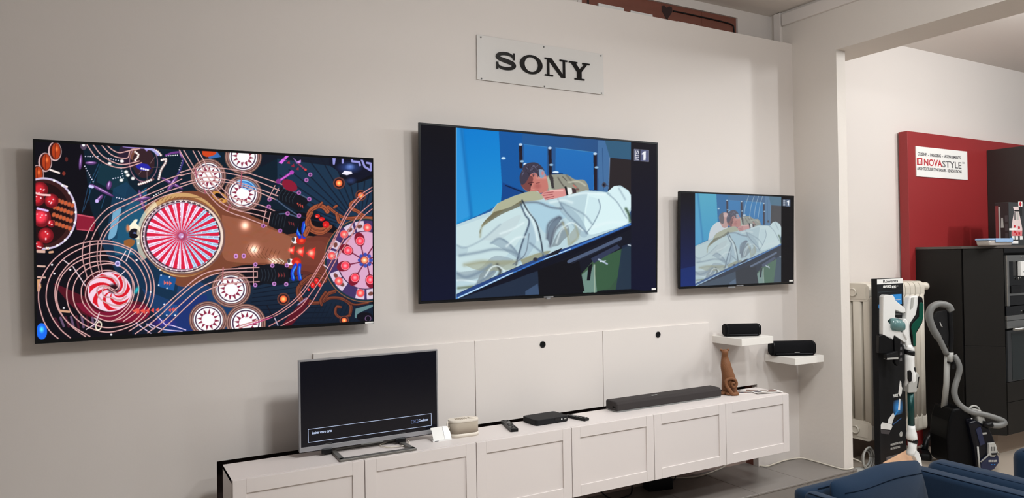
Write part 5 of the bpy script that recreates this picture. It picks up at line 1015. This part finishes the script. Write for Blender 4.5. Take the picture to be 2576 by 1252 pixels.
plate(V, [(2434, 1071), (2444, 1070), (2444, 1074), (2434, 1075)], -.153, -.13).obj('printed_mark', M_lgrey, t)
for y in (1037, 1042): plate(V, [(2414, y), (2417, y), (2417, y+2.6), (2414, y+2.6)], -.115, -.10).obj('printed_mark', M_white, t)
plate(V, [(2402, 1040), (2420, 1036), (2425, 1056), (2404, 1052)], -.11, .05).obj('cyclone_top', M_navyd, t, BEV(.006, 2))
b = Bag(); b.tube([V(2438+12*math.cos(a_)*1.2-4, 1027+16*math.sin(a_), -.05) for a_ in np.linspace(math.pi*1.0, math.pi*2.1, 12)], .008, 8); b.obj('carry_handle', M_lgrey, t)
plate(V, [(2424, 1020), (2436, 1016), (2442, 1026), (2446, 1040), (2452, 1052), (2450, 1062), (2440, 1065), (2430, 1050)], -.13, -.02).obj('hose_socket', M_lgrey, t, BEV(.01, 3))
b = Bag(); b.tube([V(2438, 1050, -.13), V(2450, 1052, -.15), V(2458, 1050, -.16)], .026, 14); b.obj('hose_connector', M_black, t)
hz = [(2456, 1052, -.16), (2470, 1052, -.17), (2483, 1048, -.17), (2483, 1042, -.16), (2470, 1036, -.15), (2445, 1028, -.13), (2415, 1022, -.11), (2393, 1006, -.08), (2385, 985, -.06), (2387, 965, -.05), (2397, 940, -.04), (2402, 918, -.04), (2399, 900, -.03), (2394, 886, -.01)]
hp = spline([V(*p) for p in hz], 16); Bag().tube(hp, [.0215+.0022*(i % 2) for i in range(len(hp))], 14).obj('hose', M_grey, t)
Bag().tube([V(2383, 890, .02), V(2381, 960, .03), V(2377, 1024, .05)], [.024, .022, .024], 14).obj('wand', M_lgrey, t)
Bag().tube([V(2387, 879, .0), V(2386, 903, .0)], .024, 14).obj('wand_collar', M_lgrey, t); Bag().tube([V(2386, 902, .0), V(2386, 905, .0)], .025, 14).obj('collar_ring', M_black, t)
plate(V, [(2389, 902), (2393, 902), (2393, 918), (2389, 920)], -.035, .0).obj('release_button', M_black, t, BEV(.002, 1))
gp = spline([V(*p) for p in ((2378, 884, .0), (2362, 850, .0), (2345, 820, .0), (2336, 790, .0), (2341, 768, .0), (2356, 758, .0), (2372, 758, .0), (2386, 764, .0), (2391, 775, .0))], 6); Bag().tube(gp, [.022]*8+[.028]*(len(gp)-8), 14).obj('bent_handle', M_grey, t)
Bag().tube(spline([V(*p) for p in ((2388, 776, .0), (2388, 800, .0), (2390, 835, .0), (2387, 880, .0))], 5), .019, 12).obj('grip', M_black, t)
plate(V, [(2345, 790), (2356, 776), (2382, 772), (2386, 800), (2386, 866), (2378, 864), (2362, 838)], .0, .02).obj('grip_web', M_blackm, t, BEV(.006, 2))
Bag().tube([V(2360, 802, -.012), V(2363, 812, -.014), V(2366, 815, -.014)], .004, 6).obj('grip_trim', M_lgrey, t)  # thin light grey sliver on the black grip web
Bag().tube([V(2388, 905, .03), V(2384, 940, .03)], .01, 8).obj('wand_clip', M_black, t)
t = empty('floor_nozzle', (3.36, -.12, -.18), 'black vacuum floor nozzle on the floor below the radiator', 'nozzle'); Mx = rot(38, 'Z', (3.38, -.12, 0))
Bag().box(3.24, 3.46, -.17, -.08, -.18, -.12, Mx, bev=.02).obj('head', M_black, t); Bag().tube([(3.40, -.12, -.13), (3.47, -.10, -.05), (3.56, -.11, .03)], [.028, .024, .022], 12).obj('neck', M_black, t); Bag().box(3.26, 3.38, -.176, -.165, -.165, -.15, Mx).obj('trim', M_lgrey, t); Bag().box(3.40, 3.44, -.15, -.11, -.12, -.09, Mx).obj('pedal', M_grey, t)

# ---------------------------------------------------------------- kitchen display
tag(Bag().box(3.615, 6.4, .105, .190, -.18, 2.70).obj('red_backboard', M_red, mods=BEV(.002, 1)), 'large dark red back board behind the anthracite kitchen cabinets', 'board')
t = empty('sign', (4.15, .1, 2.29), 'white kitchen fitter sign with red and grey lettering on the red board', 'sign')
Bag().box(3.730, 4.574, .095, .1045, 2.288, 2.566).obj('plate', M_paper, t)
R = lambda x, y: at(2100+x/2.981, 300+y/2.981, y=.094)
def w2(s, x0, y0, x1, y1, h, m, bold=0.): a, b_ = R(x0, y0), R(x1, y1); return text(s, 'lettering', m, t, (a.x, .094, (a.z+b_.z)/2), h, width=b_.x-a.x, bold=bold)
w2('CUISINE  -  DRESSING  -  AGENCEMENTS', 621, 269, 943, 299, .040, M_inkg, .0006); w2("ARCHITECTURE D'INTERIEUR - RENOVATIONS", 618, 377, 952, 404, .040, M_inkg, .0006)
w2('NOVA', 667, 345, 802, 355, .088, M_inkr, .001); w2('STYLE', 806, 357, 948, 371, .088, M_inkg, .0005); w2('SA', 957, 332, 973, 334, .026, M_inkg)
a, b_ = R(617, 340), R(656, 291); Bag().box(a.x, b_.x, .0935, .0949, a.z, b_.z).obj('logo_square', M_inkr, t); text('n', 'lettering', M_paper, t, (a.x+.022, .093, a.z+.012), .085, width=.045, bold=.004)
# low tall-unit block with an angled end
XA, YA = 3.70, -.305; XB, YB = 3.927, -.532; XE = 4.93
t = empty('kitchen_cabinet', (4.3, -.2, -.18), 'anthracite kitchen cabinet block with angled end and built-in ovens', 'cabinet')
o = [(XA, .104), (XE, .104), (XE, YB+.02), (XB+.01, YB+.02), (XA+.012, YA+.008)]
b = Bag(); b.prism([(XA+.02, .10), (XE, .10), (XE, -.50), (4.5, -.50), (4.5, -.49), (XB+.02, -.49), (XA+.02, YA+.03)], .02, 1.612); b.obj('body', mat('cabinet_inside', (24, 23, 23), .6), t)
Bag().prism([(XA, .104), (XE, .104), (XE, YB-.004), (XB-.002, YB-.004), (XA-.002, YA)], 1.614, 1.636).obj('worktop', M_anth2, t, BEV(.0015, 1))
Bag().box(XA, XA+.019, YA+.008, .104, .012, 1.611).obj('side_panel', M_anth, t, BEV(.001, 1))
nv = Vector((-1, -1, 0)).normalized()*.0; dx = (XB-XA)
def diag(z0, z1, f0, f1, off, name, m):
    u = Vector((1, -1, 0)).normalized(); L_ = math.hypot(XB-XA, YB-YA); a = Vector((XA, YA, 0))+u*L_*f0; b2 = Vector((XA, YA, 0))+u*L_*f1; nn = Vector((1, 1, 0)).normalized()
    p = [a+nn*off, b2+nn*off, b2+nn*(off+.019), a+nn*(off+.019)]; Bag().prism([(q.x, q.y) for q in p], z0, z1).obj(name, m, t, BEV(.001, 1))
diag(.775, 1.610, .03, .985, 0, 'door', M_anth); diag(.012, .771, .03, .985, 0, 'door', M_anth)
Bag().prism([(3.905, -.34), (4.008, -.41), (XE, -.41), (XE, .0), (3.905, .0)], -.18, .012).obj('plinth', M_plinth, t)
Bag().prism([(3.75, .0), (3.905, .0), (3.905, .10), (3.75, .10)], -.18, .012).obj('plinth_back', M_dark, t)
F = YB-.001
Bag().box(XB+.003, 4.52, F, F+.019, 1.575, 1.611).obj('filler_strip', M_black, t)
co = empty('coffee_machine', (4.2, F, 1.117), parent=t)
f = Bag(); xs0, xs1 = 3.947, 4.50; f.box(xs0, xs1, F-.012, F+.01, 1.50, 1.553); f.box(xs0, xs0+.03, F-.012, F+.01, 1.117, 1.50); f.box(xs1-.03, xs1, F-.012, F+.01, 1.117, 1.50); f.box(xs0+.03, xs1-.03, F-.012, F+.01, 1.205, 1.223); f.obj('steel_frame', M_steel, co)
Bag().box(xs0+.03, xs1-.03, F+.003, F+.012, 1.12, 1.50).obj('black_front', M_gloss, co); Bag().box(4.14, 4.242, F-.03, F, 1.37, 1.497).obj('brew_unit', M_white, co, BEV(.004, 2)); Bag().box(4.17, 4.21, F-.0315, F-.03, 1.405, 1.409).obj('printed_mark', M_ink, co)
Bag().lathe([(.004, 0), (.006, -.02)], (4.13, F-.01, 1.36), 'z', 8).obj('nozzle', M_steel, co); Bag().lathe([(.006, 0), (.008, -.012)], (4.165, F-.01, 1.362), 'z', 8).obj('nozzle', M_steel, co); Bag().box(4.17, 4.26, F-.02, F-.012, 1.528, 1.54).obj('front_button', M_steel, co, BEV(.003, 2)); Bag().box(3.99, 4.16, F-.02, F+.003, 1.225, 1.29).obj('drip_tray', M_black, co)
ov = empty('oven', (4.2, F, .47), parent=t)
Bag().box(XB+.012, 4.52, F-.002, F+.01, 1.035, 1.112).obj('control_strip', M_gloss, ov); Bag().box(3.94, 4.52, F-.006, F+.01, .993, 1.034).obj('steel_strip', M_steel, ov); Bag().box(3.94, 4.52, F-.006, F+.01, .925, .989).obj('control_panel', M_steel, ov); Bag().lathe([(.014, 0), (.014, -.02), (.011, -.022)], (4.24, F-.006, 1.055), 'y', 16).obj('knob', M_steel, ov)
Bag().tube([(3.98, F-.04, .918), (4.5, F-.04, .912)], .012, 10).obj('door_handle', M_steel, ov)
Bag().box(3.942, 4.52, F-.004, F+.01, .468, .905).obj('door_frame', mat('oven_frame', (64, 66, 68), .3, metal=.4), ov); Bag().box(4.01, 4.50, F-.006, F-.003, .475, .88).obj('door_glass', M_glass, ov)
Bag().box(XB+.008, 4.52, F, F+.019, .294, .462).obj('drawer', M_anth, t, BEV(.001, 1)); Bag().box(XB+.008, 4.52, F, F+.019, .016, .290).obj('drawer', M_anth, t, BEV(.001, 1))
for a_ in ((.016, 1.611),): Bag().box(4.524, XE, F, F+.019, *a_).obj('front_panel', M_anth, t, BEV(.001, 1))
tag(Bag().box(4.942, 6.2, -.55, .104, -.18, 2.60).obj('tall_cabinet', mat('dark_brown_front', (44, 36, 34), .5, var=.05), mods=BEV(.002, 1)), 'tall black cabinet column rising at the right edge of the red board', 'cabinet')
# carton with a printed carafe and the food container
t = empty('carton', (4.45, -.35, 1.636), 'black product carton printed with a pink carafe on the kitchen cabinet', 'carton'); cx0, cy0 = 4.296, -.40
Bag().box(cx0, 4.61, cy0, cy0+.115, 1.636, 2.028).obj('box', mat('carton_grey', (58, 60, 62), .4), t)
Bag().box(cx0-.001, cx0, cy0+.004, cy0+.112, 1.638, 2.024).obj('side_print', mat('carton_side', (40, 26, 28), .5), t); Bag().box(cx0-.002, cx0-.001, cy0+.088, cy0+.112, 1.638, 2.0).obj('side_print', mat('carton_red', (130, 48, 50), .5), t); Bag().box(cx0-.0025, cx0-.001, cy0+.072, cy0+.086, 1.68, 1.99).obj('side_print', M_lgrey, t)
Bag().prism([(cy0+.045, 1.80), (cy0+.068, 1.80), (cy0+.064, 1.89), (cy0+.05, 1.89)], cx0-.002, cx0-.001, 'x').obj('side_print', M_lgrey, t)
for z in (1.72, 1.80, 1.88): Bag().box(cx0-.002, cx0-.001, cy0+.008, cy0+.034, z-.03, z+.03).obj('side_print', mat('print_dim', (66, 56, 60), .5), t)
q = lambda x, y: (at(2480+x/5.218, 480+y/5.218, y=cy0).x, at(2480+x/5.218, 480+y/5.218, y=cy0).z)
def cp(pts, m, d=.0012, nm='front_print'): Bag().prism([q(*p) for p in pts], cy0-d, cy0, 'y').obj(nm, m, t)
cp([(355, 208), (415, 205), (428, 208), (432, 255), (438, 300), (455, 380), (478, 500), (474, 590), (336, 590), (338, 480), (350, 380), (368, 290), (368, 250)], mat('print_pink', (226, 206, 204), .5)); cp([(340, 520), (475, 520), (472, 590), (338, 590)], mat('print_rose', (214, 120, 124), .5), .0016)
for p in ((375, 465), (378, 535), (432, 480), (436, 555), (400, 560)): cp([(p[0]-12, p[1]-16), (p[0]+12, p[1]-14), (p[0]+12, p[1]+16), (p[0]-10, p[1]+18)], M_inkr, .0020)
cp([(370, 252), (432, 252), (434, 270), (372, 270)], M_ink, .002); cp([(370, 275), (385, 275), (388, 380), (370, 380)], M_inkg, .002); cp([(400, 275), (425, 275), (428, 380), (400, 380)], M_lgrey, .002); cp([(306, 490), (400, 490), (400, 518), (306, 518)], M_paper, .0024)
for x in (340, 386, 446): cp([(x, 592), (x+34, 592), (x+36, 638), (x+2, 640)], M_paper)
cp([(424, 140), (478, 140), (478, 205), (428, 208)], M_paper); c_ = q(451, 172); Bag().lathe([(.021, 0), (.021, -.0018), (.012, -.0018)], (c_[0], cy0, c_[1]), 'y', 18).obj('front_print', M_inkr, t)
cp([(315, 615), (345, 612), (345, 700), (315, 704)], PBL); cp([(346, 655), (425, 655), (425, 690), (346, 690)], M_paper); cp([(440, 212), (475, 210), (476, 330), (442, 330)], M_ink, .001)
t = empty('carton', (4.69, -.3, 1.636), 'pale carton with red spots at the right edge beside the carafe carton', 'carton')
Bag().box(4.625, 4.80, -.39, -.29, 1.636, 2.02).obj('box', mat('carton_pale', (196, 200, 192), .5), t); Bag().box(4.63, 4.79, -.3915, -.39, 1.95, 1.975).obj('front_print', M_inkr, t); Bag().box(4.63, 4.79, -.3915, -.39, 1.84, 1.885).obj('front_print', M_ink, t)
t = empty('food_container', (4.09, -.41, 1.636), 'clear food container with light blue lid on the kitchen cabinet', 'container')
a0, a1 = at(2473, 600, y=-.46).x, at(2535, 600, y=-.46).x; y0_, y1_ = -.50, -.40
b = Bag(); b.loft([[(a*k_+(a0+a1)/2, b2*k_+(y0_+y1_)/2, z) for a, b2 in rrect(-(a1-a0)/2, (a1-a0)/2, -.06, .06, .02, 4)] for k_, z in ((.88, 1.637), (.92, 1.645), (.97, 1.685))], sm=True); b.obj('tub', mat('clear_plastic', (206, 196, 188), .15, trans=.35), t)
b = Bag(); b.prism([(a+(a0+a1)/2, b2+(y0_+y1_)/2) for a, b2 in rrect(-(a1-a0)/2*1.01, (a1-a0)/2*1.01, -.063, .063, .02, 4)], 1.684, 1.699); b.obj('lid', mat('lid_blue', (150, 182, 220), .25), t, BEV(.003, 2))
Bag().box(a0+.09, a1-.03, y0_-.018, y0_-.012, 1.668, 1.70).obj('lid_clip', MATS['lid_blue'], t, BEV(.002, 1))

# ---------------------------------------------------------------- blue armchairs on the lower floor
SM = [('BEVEL', dict(width=.03, segments=4)), ]
def slab(pts_fn, name, m, t, mods): return pts_fn.obj(name, m, t, mods, smooth=True)
t = empty('armchair', (.74, -1.8, -.18), 'dark blue velvet armchair with a loose back pillow in the foreground', 'armchair')
x0, x1, yk, yf_ = .262, 1.205, -1.305, -2.15
b = Bag(); b.box(x0, x1, yk-.085, yk, -.08, .405); slab(b, 'backrest', M_blue, t, SM)
for xa, xb, nm in ((x0, x0+.085, 'armrest'), (x1-.115, x1, 'armrest')):
    b = Bag(); b.box(xa, xb, yf_, yk-.06, -.08, .402); ob = slab(b, nm, M_blue, t, SM)
    Bag().tube([(xa+.012 if xa < 1 else xa+.014, yf_+.03, .3995), (xa+.012 if xa < 1 else xa+.014, yk-.09, .3995)], .0022, 6).obj('seam', M_seam, ob)
Bag().tube([(x0+.1, yk-.078, .402), (x1-.13, yk-.078, .402)], .0022, 6).obj('seam', M_seam, t)
b = Bag(); b.box(x0+.08, x1-.11, yf_+.01, yk-.08, -.08, .04); slab(b, 'seat_base', M_blue, t, SM)
b = Bag(); b.box(x0+.088, x1-.118, yf_+.0, yk-.095, .04, .165); slab(b, 'seat_cushion', M_blue, t, [('BEVEL', dict(width=.045, segments=5))])
for x in (x0+.06, x1-.06):
    for y in (yf_+.06, yk-.06): Bag().lathe([(.018, 0), (.024, .10)], (x, y, -.18), 'z', 12).obj('leg', M_black, t)
# loose pillow leaning on the backrest
pw = tag(empty('pillow', (.78, -1.45, .165)), 'dark blue square pillow leaning inside the nearer armchair', 'pillow')
g = []; nu = 14; nv_ = 10; vs = []; fs = []
X0_, X1_ = .385, 1.165
for s_ in (1, -1):
    for j in range(nv_+1):
        for i in range(nu+1):
            u, v = i/nu*2-1, j/nv_*2-1
            puff = .075*((1-abs(u)**3)*(1-abs(v)**3))**.5+.018*0
            xx = (X0_+X1_)/2+u*(X1_-X0_)/2*(1-.035*abs(v)**5); zz = .172+(v+1)/2*.288-.014*(abs(u)**5)*v+.008*math.sin(u*4+1)*(v > .5)
            yy = -1.49+.04*(v+1)/2*1.6 - s_*(puff*.85+.006)
            vs.append((xx, yy, zz))
n1 = (nu+1)*(nv_+1)
for s_, off in ((1, 0), (-1, n1)):
    for j in range(nv_):
        for i in range(nu): k0 = off+j*(nu+1)+i; fs.append((k0, k0+1, k0+nu+2, k0+nu+1))
ring = [j0 for j0 in range(nu+1)]+[(j*(nu+1)+nu) for j in range(1, nv_+1)]+[nv_*(nu+1)+i for i in range(nu-1, -1, -1)]+[j*(nu+1) for j in range(nv_-1, 0, -1)]
for i in range(len(ring)): a_, b2 = ring[i], ring[(i+1) % len(ring)]; fs.append((a_, b2, b2+n1, a_+n1))
b = Bag(); b.add(vs, fs, True); b.obj('cover', M_blue, pw, SUB(1))
Bag().tube([Vector(vs[i])+Vector((0, -.001, 0)) for i in [(nv_-2)*(nu+1)+i for i in range(1, nu)]], .0018, 6).obj('seam', M_seam, pw)
# second armchair, turned the other way
t = empty('armchair', (1.72, -1.85, -.18), 'dark blue velvet armchair facing the kitchen at the right edge', 'armchair')
for xa, xb, yo in ((1.265, 1.425, -1.385), (1.935, 2.095, -1.51)):
    b = Bag(); b.box(xa, xb, -2.25, yo, -.10, .412); ob = slab(b, 'armrest', M_blue, t, [('BEVEL', dict(width=.06, segments=6))])
    Bag().tube([(xa+.03, -2.2, .403), (xa+.03, yo-.06, .403)], .0025, 6).obj('seam', M_seam, ob)
b = Bag(); b.box(1.40, 2.0, -2.2, -1.56, -.08, .12); slab(b, 'seat_base', M_blue, t, SM)
b = Bag(); b.box(1.42, 1.98, -2.14, -1.53, .12, .22); slab(b, 'seat_cushion', M_blue, t, [('BEVEL', dict(width=.04, segments=5))])
b = Bag(); b.box(1.27, 2.13, -2.42, -2.24, -.10, .42); slab(b, 'backrest', M_blue, t, [('BEVEL', dict(width=.06, segments=6))])
for x in (1.33, 2.07):
    for y in (-1.62, -2.34): Bag().lathe([(.018, 0), (.024, .09)], (x, y, -.18), 'z', 12).obj('leg', M_black, t)
bpy.context.view_layer.update()
